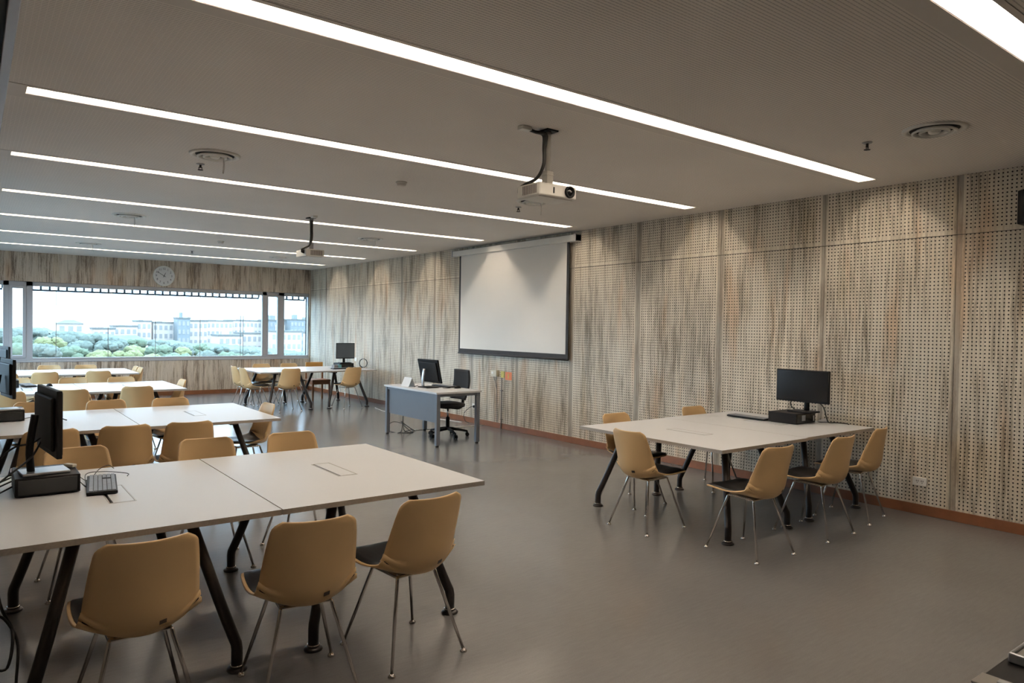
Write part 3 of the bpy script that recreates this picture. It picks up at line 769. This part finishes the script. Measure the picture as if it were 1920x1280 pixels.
# first row: monitor seen from behind and edge-on, on a flat computer
computer('flat black desktop computer on the nearest left-hand table, label on its side', 0.305, 4.28, 0, 0.27, 0.33, 0.093)
m = bpy.data.objects['desktop_computer']
MB().box(-0.09, -0.1668, 0.018, -0.01, -0.1655, 0.08).build('rating_label', M['key'], m)
monitor('large black monitor nearest the camera, seen almost edge-on', 0.285, 4.235, TH+0.0942, D(95.5), 0.495, 0.325, 1.075, basem='silver', base=(0.16, 0.20), nx=0.0)
t = thing('usb_adapter', 'small beige adapter lying on the nearest desktop computer', 'adapter', (0.415, 4.32, TH+0.0942), D(35))
MB().box(-0.014, -0.032, 0.0, 0.014, 0.032, 0.018).build('body', M['cream'], t, bevel=0.005)
MB().box(-0.006, 0.032, 0.006, 0.006, 0.044, 0.012).build('plug', M['silver'], t)
def keyboard(label, x, y, rz, z=TH+0.0006):
    t = thing('keyboard', label, 'keyboard', (x, y, z), rz, 'keyboards')
    L, W = 0.44, 0.135
    MB().box(-L/2, -W/2, 0.004, L/2, W/2, 0.018).build('case', M['blk'], t, bevel=0.003)
    k = MB()
    for r in range(6):
        n = 21 if r < 5 else 13
        for c in range(n):
            if n == 21: x0 = -L/2+0.008+c*(L-0.016)/21; x1 = x0+(L-0.016)/21-0.003
            else: x0 = -L/2+0.008+c*(L-0.016)/13; x1 = x0+(L-0.016)/13-0.003
            if c in (14, 15) and n == 21 and r > 2: continue
            yy = -W/2+0.008+(5-r)*(W-0.016)/6
            k.box(x0, yy, 0.0182, x1, yy+(W-0.016)/6-0.0035, 0.024)
    k.build('keys', M['key'], t)
    for sx in (-1, 1): MB().box(sx*L*0.4-0.02, W/2-0.03, 0, sx*L*0.4+0.02, W/2-0.015, 0.005).build('foot', M['cable'], t)
    return t
keyboard('black keyboard lying crosswise on the nearest left-hand table beside the computer', 0.5445, 4.20, D(83))
def mouse(label, x, y, rz, m='blk', z=TH+0.0006):
    t = thing('computer_mouse', label, 'mouse', (x, y, z), rz, 'computer mice')
    b = MB(); ns, n = 8, 14
    vs = []; fs = []
    for i in range(ns+1):
        ph = PI/2*i/ns
        for j in range(n):
            th = 2*PI*j/n
            vs.append((0.031*math.cos(th)*math.cos(ph), 0.053*math.sin(th)*math.cos(ph), 0.004+0.030*math.sin(ph)*(1-0.15*math.sin(th))))
    fs = [(i*n+j, i*n+(j+1) % n, (i+1)*n+(j+1) % n, (i+1)*n+j) for i in range(ns) for j in range(n)]+[tuple(range(n-1, -1, -1))]
    b.add(vs, fs).build('body', M[m], t, smooth=True)
    MB().box(-0.026, -0.045, 0, 0.026, 0.045, 0.0045).build('base', M['cable'], t, bevel=0.002)
    MB().cyl((-0.003, 0.03, 0.031), (0.003, 0.03, 0.031), 0.006, n=10).build('wheel', M['greycable'], t)
    return t
Z = TH+0.0065
tube_thing('keyboard_cable', 'thin black cords looping from the nearest computer over to its keyboard', 'cable',
    [[(0.44, 4.32, Z+0.05), (0.50, 4.36, Z), (0.57, 4.50, Z+0.03), (0.62, 4.54, Z+0.04), (0.635, 4.46, Z+0.035)],
     [(0.445, 4.22, Z+0.03), (0.475, 4.20, Z), (0.50, 4.44, Z+0.02), (0.60, 4.58, Z), (0.70, 4.46, Z), (0.69, 4.38, Z)],
     [(0.445, 4.34, Z+0.02), (0.47, 4.25, Z), (0.485, 4.12, Z), (0.49, 4.08, Z)]], 0.0022, 'cable')
tube_thing('computer_cable', 'bundle of black cables trailing from the nearest computer towards the left edge', 'cable',
    [[(0.165, 4.33, Z+0.04), (0.10, 4.28, Z+0.02), (0.05, 4.22, Z), (0.02, 4.12, Z)], [(0.165, 4.38, Z+0.05), (0.09, 4.30, Z+0.03), (0.04, 4.16, Z+0.002), (0.015, 4.06, Z)],
     [(0.165, 4.24, Z+0.03), (0.10, 4.20, Z+0.006), (0.04, 4.13, Z), (0.01, 4.0, Z)]], 0.0045, 'cable')
tube_thing('monitor_cable', 'black lead arching down from the nearest monitor to the left', 'cable',
    [[(0.28, 4.25, 0.985), (0.24, 4.22, 0.965), (0.17, 4.25, 0.945), (0.09, 4.3, 0.86), (0.02, 4.32, Z+0.02)], [(0.29, 4.30, 0.97), (0.24, 4.2, 0.90), (0.15, 4.16, 0.83), (0.06, 4.12, 0.76), (0.01, 4.10, Z)]], 0.005, 'cable')
# cable spill under the nearest table
tube_thing('hanging_cable', 'coiled black cable with a plug hanging beside the nearest table leg', 'cable',
    [[(0.06, 3.62, 0.685), (0.10, 3.60, 0.40), (0.14, 3.52, 0.30), (0.12, 3.46, 0.18), (0.07, 3.45, 0.22), (0.09, 3.5, 0.38), (0.155, 3.53, 0.26), (0.15, 3.45, 0.12), (0.15, 3.42, 0.045), (0.14, 3.40, 0.008)]], 0.006, 'cable')

# second, third and fourth row
computer('black desktop computer at the left edge on the second left-hand row', 0.235, 7.46, 0, 0.27, 0.33, 0.093)
monitor('black monitor seen edge-on at the left edge on the second row', 0.225, 7.38, TH+0.0942, D(98), 0.495, 0.325, 1.085, basem='silver', base=(0.16, 0.20))
MB_ = MB().box(-0.02, -0.05, 0, 0.02, 0.05, 0.008).build('folded_paper', M['paper'], None, bevel=0.001); MB_.location = (0.348, 7.38, TH+0.0942)
tag(MB_, 'white slip of paper on the second row\'s computer', 'paper')
tube_thing('mouse_cable', 'thin dark cord curling over the second row\'s table from the computer', 'cable', [[(0.372, 7.42, Z), (0.45, 7.55, Z), (0.55, 7.66, Z), (0.60, 7.70, Z)]], 0.003, 'cable')
tube_thing('looped_cable', 'short black cable end poking from the table flap of the second row', 'cable', [[(0.60, 7.30, Z-0.004), (0.61, 7.26, Z+0.02), (0.63, 7.2, Z+0.01), (0.66, 7.15, Z)]], 0.005, 'cable')
computer('black desktop computer at the left edge on the third left-hand row', 0.36, 11.13, 0, 0.27, 0.33, 0.093)
monitor('distant black monitor edge-on at the left edge on the third row', 0.32, 10.99, TH+0.0942, D(98), 0.495, 0.325, 1.085)
keyboard('thin black keyboard on the third left-hand row, right of its computer', 0.60, 11.22, D(96))
mouse('black mouse on the white table of the third left-hand row', 0.83, 11.1, D(20))
computer('sliver of black computer at the left edge on the last row', 0.33, 14.5, 0, 0.27, 0.33, 0.093)

# wall-side tables
computer('black desktop computer with a silver badge under the wall-side monitor', 6.245, 3.775, 0, 0.33, 0.29, 0.10, face=True)
monitor('black widescreen monitor in front of the perforated wall, screen switched off', 6.31, 3.69, TH+0.1012, D(-90), 0.535, 0.305, 1.07, base=(0.24, 0.17))
keyboard('dark keyboard lying flat left of the wall-side computer', 6.13, 4.16, D(-93))
mouse('pale mouse beside the wall-side computer, close to the wall', 6.50, 3.60, D(60), 'silver')
tube_thing('power_cable', 'black lead dropping from the wall-side monitor to the table by the wall', 'cable',
    [[(6.345, 3.60, 0.94), (6.40, 3.55, 0.88), (6.46, 3.55, 0.78), (6.50, 3.545, Z), (6.54, 3.50, Z), (6.56, 3.42, Z), (6.52, 3.36, Z)],
     [(6.33, 3.82, 0.935), (6.36, 3.86, 0.88), (6.36, 3.82, 0.835), (6.35, 3.74, 0.826)]], 0.005, 'cable')

# far corner
computer('black desktop computer under the small monitor in the far corner', 6.06, 13.62, 0, 0.30, 0.32, 0.10)
monitor('small squarish grey monitor on the far corner table', 6.04, 13.52, TH+0.1012, D(-4), 0.385, 0.315, 1.07, scr='bluegl')
t = thing('desk_telephone', 'small grey and teal boxed device left of the far corner computer', 'device', (5.83, 13.42, TH+0.002))
MB().box(-0.08, -0.06, 0, 0.04, 0.08, 0.07).build('body', M['greycable'], t, bevel=0.01)
MB().box(0.0, -0.075, 0.002, 0.07, -0.02, 0.078).build('handset', M['teal'], t, bevel=0.006)
keyboard('thin black keyboard in front of the small far corner monitor', 5.86, 13.22, D(2))
coil = []
for k in range(27):
    a = 2*PI*k/12
    coil.append((6.40+0.085*math.cos(a)+0.0012*k, 13.42+0.012*math.sin(a*0.5)+0.002*k, TH+0.097+0.088*math.sin(a)))
tube_thing('coiled_cable', 'dark cable coil standing upright on the far corner table by the wall', 'cable', [coil, [(6.21, 13.55, Z+0.05), (6.27, 13.47, Z), (6.36, 13.42, Z), (6.40, 13.42, TH+0.008)]], 0.005, 'cable')

# ------------------------------------------------------------------ teacher's desk and chair
DX0, DX1, DY0, DY1 = 4.855, 5.54, 7.975, 9.43
t = thing('teacher_desk', 'grey metal desk with pale top and blue-grey front panel beside the projection screen', 'desk', (DX0, DY0, 0))
w, l = DX1-DX0, DY1-DY0
MB().box(-0.015, -0.015, TH-0.025, w+0.015, l+0.015, TH).build('desk_top', M['top'], t, bevel=0.003)
MB().box(0.028, 0.075, 0.31, 0.044, l-0.075, TH-0.045).build('modesty_panel', M['desk'], t, bevel=0.003)
for x0, y0 in ((0, 0), (w-0.055, 0), (0, l-0.055), (w-0.055, l-0.055)):
    lg = MB().box(x0, y0, 0.018, x0+0.055, y0+0.055, TH-0.0255).build('leg', M['desk'], t, bevel=0.006)
    MB().cyl((x0+0.0275, y0+0.0275, 0), (x0+0.0275, y0+0.0275, 0.018), 0.022, n=16).build('foot', M['blk'], lg)
fr = MB()
for y0 in (0.0, l-0.055): fr.box(0.056, y0+0.008, TH-0.062, w-0.056, y0+0.047, TH-0.0255)
for x0 in (0.008, w-0.047): fr.box(x0, 0.056, TH-0.062, x0+0.039, l-0.056, TH-0.0255)
fr.build('frame', M['desk'], t)
monitor('black monitor on the grey desk seen from behind on a silver stand', 5.14, 8.70, TH, D(92), 0.52, 0.335, 0.955, tilt=0.22, neck='silver', base=(0.24, 0.20), nx=0.05)
keyboard('black keyboard behind the monitor on the grey desk', 5.42, 8.72, D(92))
mouse('dark mouse on the grey desk by the keyboard', 5.45, 8.40, D(90))
t = MB().box(-0.10, -0.075, 0, 0.10, 0.075, 0.003).build('desk_notepad', M['paper'], None); t.location = (5.27, 8.26, TH); t.rotation_euler = (0, 0, 0.4)
tag(t, 'small stack of pale papers on the grey desk\'s near half', 'papers')
m = MB(); m.add([(0, -0.11, 0), (0, 0.11, 0), (0.055, 0.11, 0.13), (0.055, -0.11, 0.13), (0.11, 0.11, 0), (0.11, -0.11, 0)], [(0, 1, 2, 3), (3, 2, 4, 5)])
t = m.build('tent_card', M['paper'], None, solid=0.003); t.location = (4.93, 8.98, TH+0.002)
tag(t, 'folded pale card standing left of the desk monitor', 'card')
tube_thing('desk_cable', 'thin dark leads on the grey desk running from the monitor foot', 'cable', [[(5.25, 8.60, Z), (5.28, 8.54, Z+0.01), (5.26, 8.47, Z), (5.29, 8.44, Z), (5.36, 8.45, Z)], [(5.06, 8.83, Z+0.02), (5.02, 8.86, Z), (5.00, 8.82, Z)]], 0.004, 'cable')

t = thing('office_chair', 'black swivel office chair behind the grey desk', 'office chair', (5.50, 8.73, 0), D(88))
# local +Y is the front of the chair
MB().lathe([(0.001, 0.40), (0.05, 0.40), (0.06, 0.41), (0.06, 0.425), (0.001, 0.425)], 16).build('mechanism', M['blk'], t)
m = MB(); ns, n = 6, 28
ringp = []
for z, sc in ((0.425, 0.80), (0.435, 0.95), (0.455, 1.0), (0.475, 1.0), (0.488, 0.94), (0.494, 0.80)):
    for j in range(n):
        a = 2*PI*j/n; ca, sa = math.cos(a), math.sin(a)
        e = 0.5
        ringp.append((0.235*sc*math.copysign(abs(ca)**e, ca), 0.02+0.225*sc*math.copysign(abs(sa)**e, sa), z))
m.add(ringp, [(i*n+j, i*n+(j+1) % n, (i+1)*n+(j+1) % n, (i+1)*n+j) for i in range(5) for j in range(n)]+[tuple(range(n-1, -1, -1)), tuple(5*n+j for j in range(n))])
m.build('seat', M['mesh'], t, smooth=True)
m = MB(); nv_, nu = 12, 10; vs = []
for i in range(nv_+1):
    v = i/nv_; z = 0.53+0.43*v; y = -0.19-0.03*math.sin(v*PI)-0.065*v
    hw = 0.205+0.012*math.sin(v*PI)
    for j in range(nu+1):
        u = -1+2*j/nu; vs.append((hw*u, y+0.03*u*u, z))
q = nu+1
m.add(vs, [(i*q+j, i*q+j+1, (i+1)*q+j+1, (i+1)*q+j) for i in range(nv_) for j in range(nu)])
m.build('backrest', M['mesh'], t, smooth=True, solid=0.022)
MB().sweep(spline([(0, -0.05, 0.41), (0, -0.19, 0.40), (0, -0.245, 0.46), (0, -0.255, 0.62)], 5), 0.022, 8, flat=0.6).build('back_post', M['blk'], t, smooth=True)
MB().cyl((0, 0, 0.10), (0, 0, 0.28), 0.028, n=16).build('gas_sleeve', M['blk'], t, smooth=True)
MB().cyl((0, 0, 0.27), (0, 0, 0.405), 0.014, n=14).build('gas_piston', M['chrome'], t, smooth=True)
for k in range(5):
    a = 2*PI*k/5+0.5; ca, sa = math.cos(a), math.sin(a)
    lg = MB().sweep([(0.02*ca, 0.02*sa, 0.115), (0.16*ca, 0.16*sa, 0.098), (0.285*ca, 0.285*sa, 0.072)], [0.026, 0.020, 0.014], 8).build('base_arm', M['blk'], t, smooth=True)
    e = Vector((-sa, ca, 0)); c = Vector((0.285*ca, 0.285*sa, 0.0285))
    wm = MB()
    for s in (-1, 1): wm.cyl(c+e*s*0.008, c+e*s*0.026, 0.0285, n=16)
    wm.cyl(c-e*0.01, c+e*0.01, 0.02, n=10); wm.cyl(c+Vector((0, 0, 0.02)), c+Vector((0, 0, 0.05)), 0.010, n=8)
    wm.build('caster', M['blk'], lg)

# floor cables
zf = 0.007
loops = [[(5.10, 9.33, 0.30), (5.11, 9.36, 0.16), (5.10, 9.40, zf), (5.0, 9.50, zf), (4.98, 9.62, 0.05), (5.12, 9.66, 0.13), (5.26, 9.52, 0.08), (5.30, 9.38, zf), (5.2, 9.30, 0.03), (5.12, 9.36, 0.12), (5.16, 9.5, 0.15), (5.27, 9.46, 0.06), (5.34, 9.40, zf)],
         [(5.10, 9.33, 0.3), (5.13, 9.38, 0.12), (5.20, 9.45, zf), (5.28, 9.40, 0.03), (5.25, 9.30, zf), (5.15, 9.28, zf), (5.02, 9.35, zf)]]
tube_thing('tangled_cable', 'tangle of black cables on the floor under the grey desk\'s front panel', 'cable', loops, 0.005, 'cable')
tube_thing('floor_cable', 'pale flat cable taped along the floor from under the desk to the wall', 'cable', [[(5.38, 9.47, 0.006), (5.5, 9.46, 0.006), (5.75, 9.44, 0.006), (6.2, 9.42, 0.006), (6.58, 9.40, 0.006)]], 0.006, 'white')
tube_thing('wall_edge_cable', 'thin white cable lying on the floor along the wall beyond the desk', 'cable', [[(6.22, 12.5, 0.005), (6.16, 12.2, 0.005), (6.12, 11.8, 0.005), (6.3, 10.9, 0.005), (6.45, 10.2, 0.005), (6.51, 9.9, 0.005)]], 0.005, 'white')

# dark table corner at the photo's bottom right, a grey device and a small plate on it
t = thing('side_table', 'dark table whose far edge cuts the bottom right corner of the photo', 'table', (2.0, -0.45, 0))
MB().box(0.0, 0.0, TH-0.026, 1.2, 1.137, TH).build('table_top', M['blk'], t, bevel=0.003)
for x, y in ((0.05, 0.05), (1.15, 0.05), (0.05, 1.08), (1.15, 1.08)): MB().cyl((x, y, 0), (x, y, TH-0.026), 0.022).build('leg', M['leg'], t, smooth=True)
t = thing('grey_device', 'grey flat box with a bright metal edge on the dark corner table', 'device', (2.155, 0.675, TH))
MB().box(0.008, -0.36, 0.0, 0.42, -0.008, 0.020).build('body', M['casegrey'], t, bevel=0.003)
fr = MB(); fr.box(0.0, -0.36, 0.0, 0.010, -0.0, 0.026); fr.box(0.010, -0.010, 0.0, 0.42, 0.0, 0.026)
fr.build('metal_edge', M['silver'], t, bevel=0.004)
t = thing('small_plate', 'small pale square plate at the tip of the dark corner table', 'plate', (2.0, 0.665, TH))
MB().box(-0.05, -0.10, 0.001, 0.022, 0.022, 0.007).build('plate', M['casegrey'], t, bevel=0.002)
MB().box(-0.01, -0.05, 0.007, 0.010, -0.02, 0.010).build('boss', M['silver'], t, bevel=0.001)

# ------------------------------------------------------------------ outside
GZ = -16.0
M['ground'] = mat('park_ground', (0.04, 0.045, 0.04), 0.9, vary=0.3, scale=0.02)
FOL = [mat('foliage_blue_green', (0.135, 0.150, 0.122), 0.9, vary=0.38, scale=8.0), mat('foliage_mid_green', (0.135, 0.162, 0.105), 0.9, vary=0.38, scale=8.0), mat('foliage_yellow_green', (0.205, 0.205, 0.095), 0.9, vary=0.38, scale=8.0)]  # haze over the trees is put into these colours as a raised albedo
M['bark'] = mat('bark', (0.10, 0.08, 0.06), 0.9, vary=0.3)
BW = [mat('white_render', (0.50, 0.42, 0.37), 0.8, vary=0.04, scale=0.3), mat('pale_pink_render', (0.50, 0.39, 0.335), 0.8, vary=0.04, scale=0.3), mat('blue_cladding', (0.19, 0.205, 0.21), 0.6, vary=0.15, scale=0.3)]
M['bwin'] = mat('far_window_glass', (0.28, 0.26, 0.25), 0.7, vary=0.2, scale=0.5)
M['roof'] = mat('grey_tiled_roof', (0.15, 0.15, 0.14), 0.8, vary=0.1, scale=0.5)
struct(MB().box(-600, -500, GZ-1, 900, 1200, GZ).build('ground_outside', M['ground']))
def crown_mesh(seed):
    rnd = random.Random(seed); bm = bmesh.new()
    for k in range(15):
        a = rnd.uniform(0, 2*PI); rr = rnd.uniform(0, 0.62); zz = rnd.uniform(-0.25, 0.55)
        r = rnd.uniform(0.28, 0.5)*(1-0.25*max(0, zz))
        q = bmesh.ops.create_icosphere(bm, subdivisions=3, radius=r)
        off = Vector((rr*math.cos(a), rr*math.sin(a), zz))
        for v in q['verts']:
            p = v.co.copy()
            d = 1+0.25*noise.noise(p*7+Vector((seed*3+k, k, 0)))+0.30*noise.noise(p*19+Vector((k, seed, 5)))
            v.co = p*d+off
    me = bpy.data.meshes.new('crown'); bm.to_mesh(me); bm.free()
    for p in me.polygons: p.use_smooth = True
    return me
crowns = []
for i, fm in enumerate(FOL):
    for s in range(2):
        me = crown_mesh(i*5+s+1); me.materials.append(fm); crowns.append((i, me))
trunk_me = None
def tree(x, y, ztop, rad, ci, label):
    t = thing('tree', label, 'tree', (x, y, GZ), 0, 'park trees beyond the window')
    me = crowns[ci][1]
    c = bpy.data.objects.new('crown', me); COL.objects.link(c); c.parent = t
    c.scale = (rad, rad, rad*0.8); c.location = (0, 0, ztop-GZ-rad*0.72); c.rotation_euler = (0, 0, random.uniform(0, 6))
    MB().sweep([(0, 0, 0), (0.1, 0.1, (ztop-GZ)*0.4), (0, 0, ztop-GZ-rad*0.7)], [rad*0.10, rad*0.07, rad*0.04], 8).build('trunk', M['bark'], t, smooth=True)
# (position along the view, distance, top height, crown radius, colour) - from the left edge to the right
F = 1.0
def top_slope(q): return 0.0070+max(0.0, q-0.05)*0.095
rows = [
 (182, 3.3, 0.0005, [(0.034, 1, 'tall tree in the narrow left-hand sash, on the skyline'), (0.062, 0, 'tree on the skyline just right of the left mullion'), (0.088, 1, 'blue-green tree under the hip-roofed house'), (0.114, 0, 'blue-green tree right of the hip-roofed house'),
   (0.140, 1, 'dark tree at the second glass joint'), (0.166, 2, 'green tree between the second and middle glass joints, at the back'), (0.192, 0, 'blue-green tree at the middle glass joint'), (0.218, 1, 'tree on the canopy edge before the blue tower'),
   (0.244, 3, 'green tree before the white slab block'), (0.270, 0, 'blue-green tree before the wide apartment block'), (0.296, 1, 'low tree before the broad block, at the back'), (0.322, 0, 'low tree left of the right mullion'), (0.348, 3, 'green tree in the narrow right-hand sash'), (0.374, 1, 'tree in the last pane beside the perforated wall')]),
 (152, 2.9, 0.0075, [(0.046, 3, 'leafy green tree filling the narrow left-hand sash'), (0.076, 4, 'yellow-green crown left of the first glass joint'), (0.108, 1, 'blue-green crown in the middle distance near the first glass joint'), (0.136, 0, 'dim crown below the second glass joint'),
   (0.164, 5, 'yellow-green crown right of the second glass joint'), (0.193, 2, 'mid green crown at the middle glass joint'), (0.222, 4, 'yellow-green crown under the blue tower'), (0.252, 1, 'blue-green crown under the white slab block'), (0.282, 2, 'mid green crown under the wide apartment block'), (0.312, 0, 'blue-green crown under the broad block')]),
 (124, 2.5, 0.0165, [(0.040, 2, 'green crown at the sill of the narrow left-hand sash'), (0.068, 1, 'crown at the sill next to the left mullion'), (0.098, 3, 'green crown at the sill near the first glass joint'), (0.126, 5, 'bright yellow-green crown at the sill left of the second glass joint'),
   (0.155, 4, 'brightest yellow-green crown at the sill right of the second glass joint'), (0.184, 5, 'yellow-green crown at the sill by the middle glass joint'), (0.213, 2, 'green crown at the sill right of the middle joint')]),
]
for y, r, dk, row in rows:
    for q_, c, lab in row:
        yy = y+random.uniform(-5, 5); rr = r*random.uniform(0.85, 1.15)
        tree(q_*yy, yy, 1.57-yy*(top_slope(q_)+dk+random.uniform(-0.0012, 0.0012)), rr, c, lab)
# dense canopy further out that cannot be counted
cm = MB(); rnd = random.Random(3)
def canopy_z(x, y):
    b = 1.57-205*(top_slope(x/y)+0.002)-0.06*max(0, 200-y)
    return b+0.7*noise.noise(Vector((x*0.06, y*0.05, 0)))+0.8*noise.noise(Vector((x*0.25, y*0.2, 3)))+0.5*noise.noise(Vector((x*0.7, y*0.5, 8)))
nx_, ny_ = 150, 24
vs = []
for j in range(ny_+1):
    y = 190+j*(26/ny_)
    for i in range(nx_+1):
        x = -6+(y*0.50+6)*i/nx_
        vs.append((x, y, canopy_z(x, y)))
q = nx_+1
cm.add(vs, [(j*q+i, j*q+i+1, (j+1)*q+i+1, (j+1)*q+i) for j in range(ny_) for i in range(nx_)])
o = cm.build('woodland_canopy', FOL[0], None, smooth=True); o['kind'] = 'stuff'; o['label'] = 'hazy blue-green woodland spreading towards the city'; o['category'] = 'woodland'

def building(x, y, w, d, ztop, m, label, floors=5, cols=6, hip=False, win=True):
    t = thing('building', label, 'building', (x, y, GZ), 0, 'city buildings beyond the trees')
    h = ztop-GZ
    MB().box(-w/2, 0, 0, w/2, d, h).build('wall', m, t)
    if hip:
        o_ = w*0.06
        MB().add([(-w/2-o_, -o_, h), (w/2+o_, -o_, h), (w/2+o_, d+o_, h), (-w/2-o_, d+o_, h), (-w*0.18, d/2, h+w*0.17), (w*0.18, d/2, h+w*0.17)],
                 [(0, 1, 5, 4), (1, 2, 5), (2, 3, 4, 5), (3, 0, 4), (3, 2, 1, 0)]).build('roof', M['roof'], t)
    else:
        MB().box(-w/2-0.2, -0.2, h, w/2+0.2, d+0.2, h+0.5).build('roof', M['roof'], t)
        MB().box(-w*0.2, d*0.3, h+0.5, w*0.02, d*0.6, h+2.2).build('roof_plant_room', m, t)
    if win:
        fh = 2.9
        for f_ in range(floors):
            for c in range(cols):
                x0 = -w/2+w*(c+0.22)/cols; x1 = -w/2+w*(c+0.78)/cols
                z1 = h-0.8-f_*fh; z0 = z1-1.5
                if z0 < 0.5: continue
                MB().box(x0, -0.08, z0, x1, 0.05, z1).build('window_pane', M['bwin'], t)
building(24.0, 250, 6.6, 7, 1.05, BW[0], 'pale house with a hipped roof on the skyline at left', 2, 3, hip=True)
building(33.5, 255, 6, 8, -0.6, BW[1], 'low pink-white house right of the hip-roofed one', 2, 4)
building(40.5, 262, 7, 8, 0.2, BW[0], 'low white block left of the second glass joint', 3, 4)
building(46.5, 265, 4.5, 8, 2.0, BW[0], 'slim white tower left of the clock\'s vertical', 4, 3)
building(53.0, 268, 6.5, 8, 1.6, BW[0], 'white block under the middle of the window', 4, 4)
building(58.2, 262, 4, 6, 3.2, BW[2], 'blue glass tower in the skyline\'s middle', 4, 3)
building(64.0, 270, 8, 8, 2.4, BW[0], 'white slab block right of the blue tower', 5, 5)
building(62.5, 222, 7, 8, -2.0, BW[1], 'low pale block in front of the skyline', 2, 4)
building(74.0, 280, 11, 9, 2.6, BW[0], 'wide white apartment block on the skyline', 5, 7)
building(71.5, 228, 8, 8, -1.4, BW[0], 'lower white block before the wide apartment block', 3, 5)
building(86.0, 285, 12, 9, 2.9, BW[0], 'broad white block with many windows right of centre', 5, 8)
building(78.5, 219, 9.5, 8, -0.6, BW[0], 'nearer white block with dark window rows by the right mullion', 4, 6)
building(96.5, 280, 9, 9, 3.2, BW[2], 'blue clad block behind the right mullion', 4, 6)
building(103.5, 275, 7, 8, 3.6, BW[2], 'blue-grey block in the narrow right-hand sash', 4, 5)
building(113.0, 285, 13, 9, 2.8, BW[2], 'long blue-grey block in the last pane', 4, 8)
building(97.5, 230, 13, 8, -1.0, BW[1], 'pinkish white block low in the last pane', 3, 8)

# ------------------------------------------------------------------ light
w = bpy.data.worlds.new('sky'); scene.world = w; w.use_nodes = True
nt = w.node_tree; bg = nt.nodes['Background']
tc = nt.nodes.new('ShaderNodeTexCoord'); sp = nt.nodes.new('ShaderNodeSeparateXYZ'); rp = nt.nodes.new('ShaderNodeValToRGB')
nt.links.new(tc.outputs['Generated'], sp.inputs[0]); nt.links.new(sp.outputs['Z'], rp.inputs[0]); nt.links.new(rp.outputs['Color'], bg.inputs['Color'])
rp.color_ramp.elements[0].position = 0.0; rp.color_ramp.elements[0].color = (0.60, 0.80, 1.0, 1)
rp.color_ramp.elements[1].position = 0.7; rp.color_ramp.elements[1].color = (0.50, 0.75, 1.0, 1)
bg.inputs['Strength'].default_value = 9.0
s = bpy.data.lights.new('sun', 'SUN'); s.energy = 0.6; s.angle = 0.05; s.color = (1.0, 0.97, 0.92)
so = bpy.data.objects.new('sun', s); COL.objects.link(so)
so.rotation_euler = Vector((-0.25, 0.75, -0.75)).to_track_quat('-Z', 'Y').to_euler()

# ------------------------------------------------------------------ camera
cam = bpy.data.cameras.new('camera'); co = bpy.data.objects.new('camera', cam); COL.objects.link(co)
cam.sensor_fit = 'HORIZONTAL'; cam.sensor_width = 36.0; cam.lens = 1335.09/1920*36.0; cam.clip_start = 0.05; cam.clip_end = 3000
yaw, pitch, roll = 0.6507, -0.0179, 0.0157
cy_, sy_ = math.cos(yaw), math.sin(yaw)
right = Vector((cy_, -sy_, 0)); fwd = Vector((sy_, cy_, 0)); up = Vector((0, 0, 1))
f2 = fwd*math.cos(pitch)+up*math.sin(pitch); u2 = -fwd*math.sin(pitch)+up*math.cos(pitch)
r3 = right*math.cos(roll)+u2*math.sin(roll); u3 = -right*math.sin(roll)+u2*math.cos(roll)
mw = Matrix((( r3.x, u3.x, -f2.x, 0), (r3.y, u3.y, -f2.y, 0), (r3.z, u3.z, -f2.z, HC), (0, 0, 0, 1)))
co.matrix_world = mw
scene.camera = co

scene.view_settings.view_transform = 'Standard'; scene.view_settings.look = 'None'
scene.view_settings.gamma = 1.0; scene.view_settings.use_curve_mapping = False
scene.view_settings.exposure = 0.0
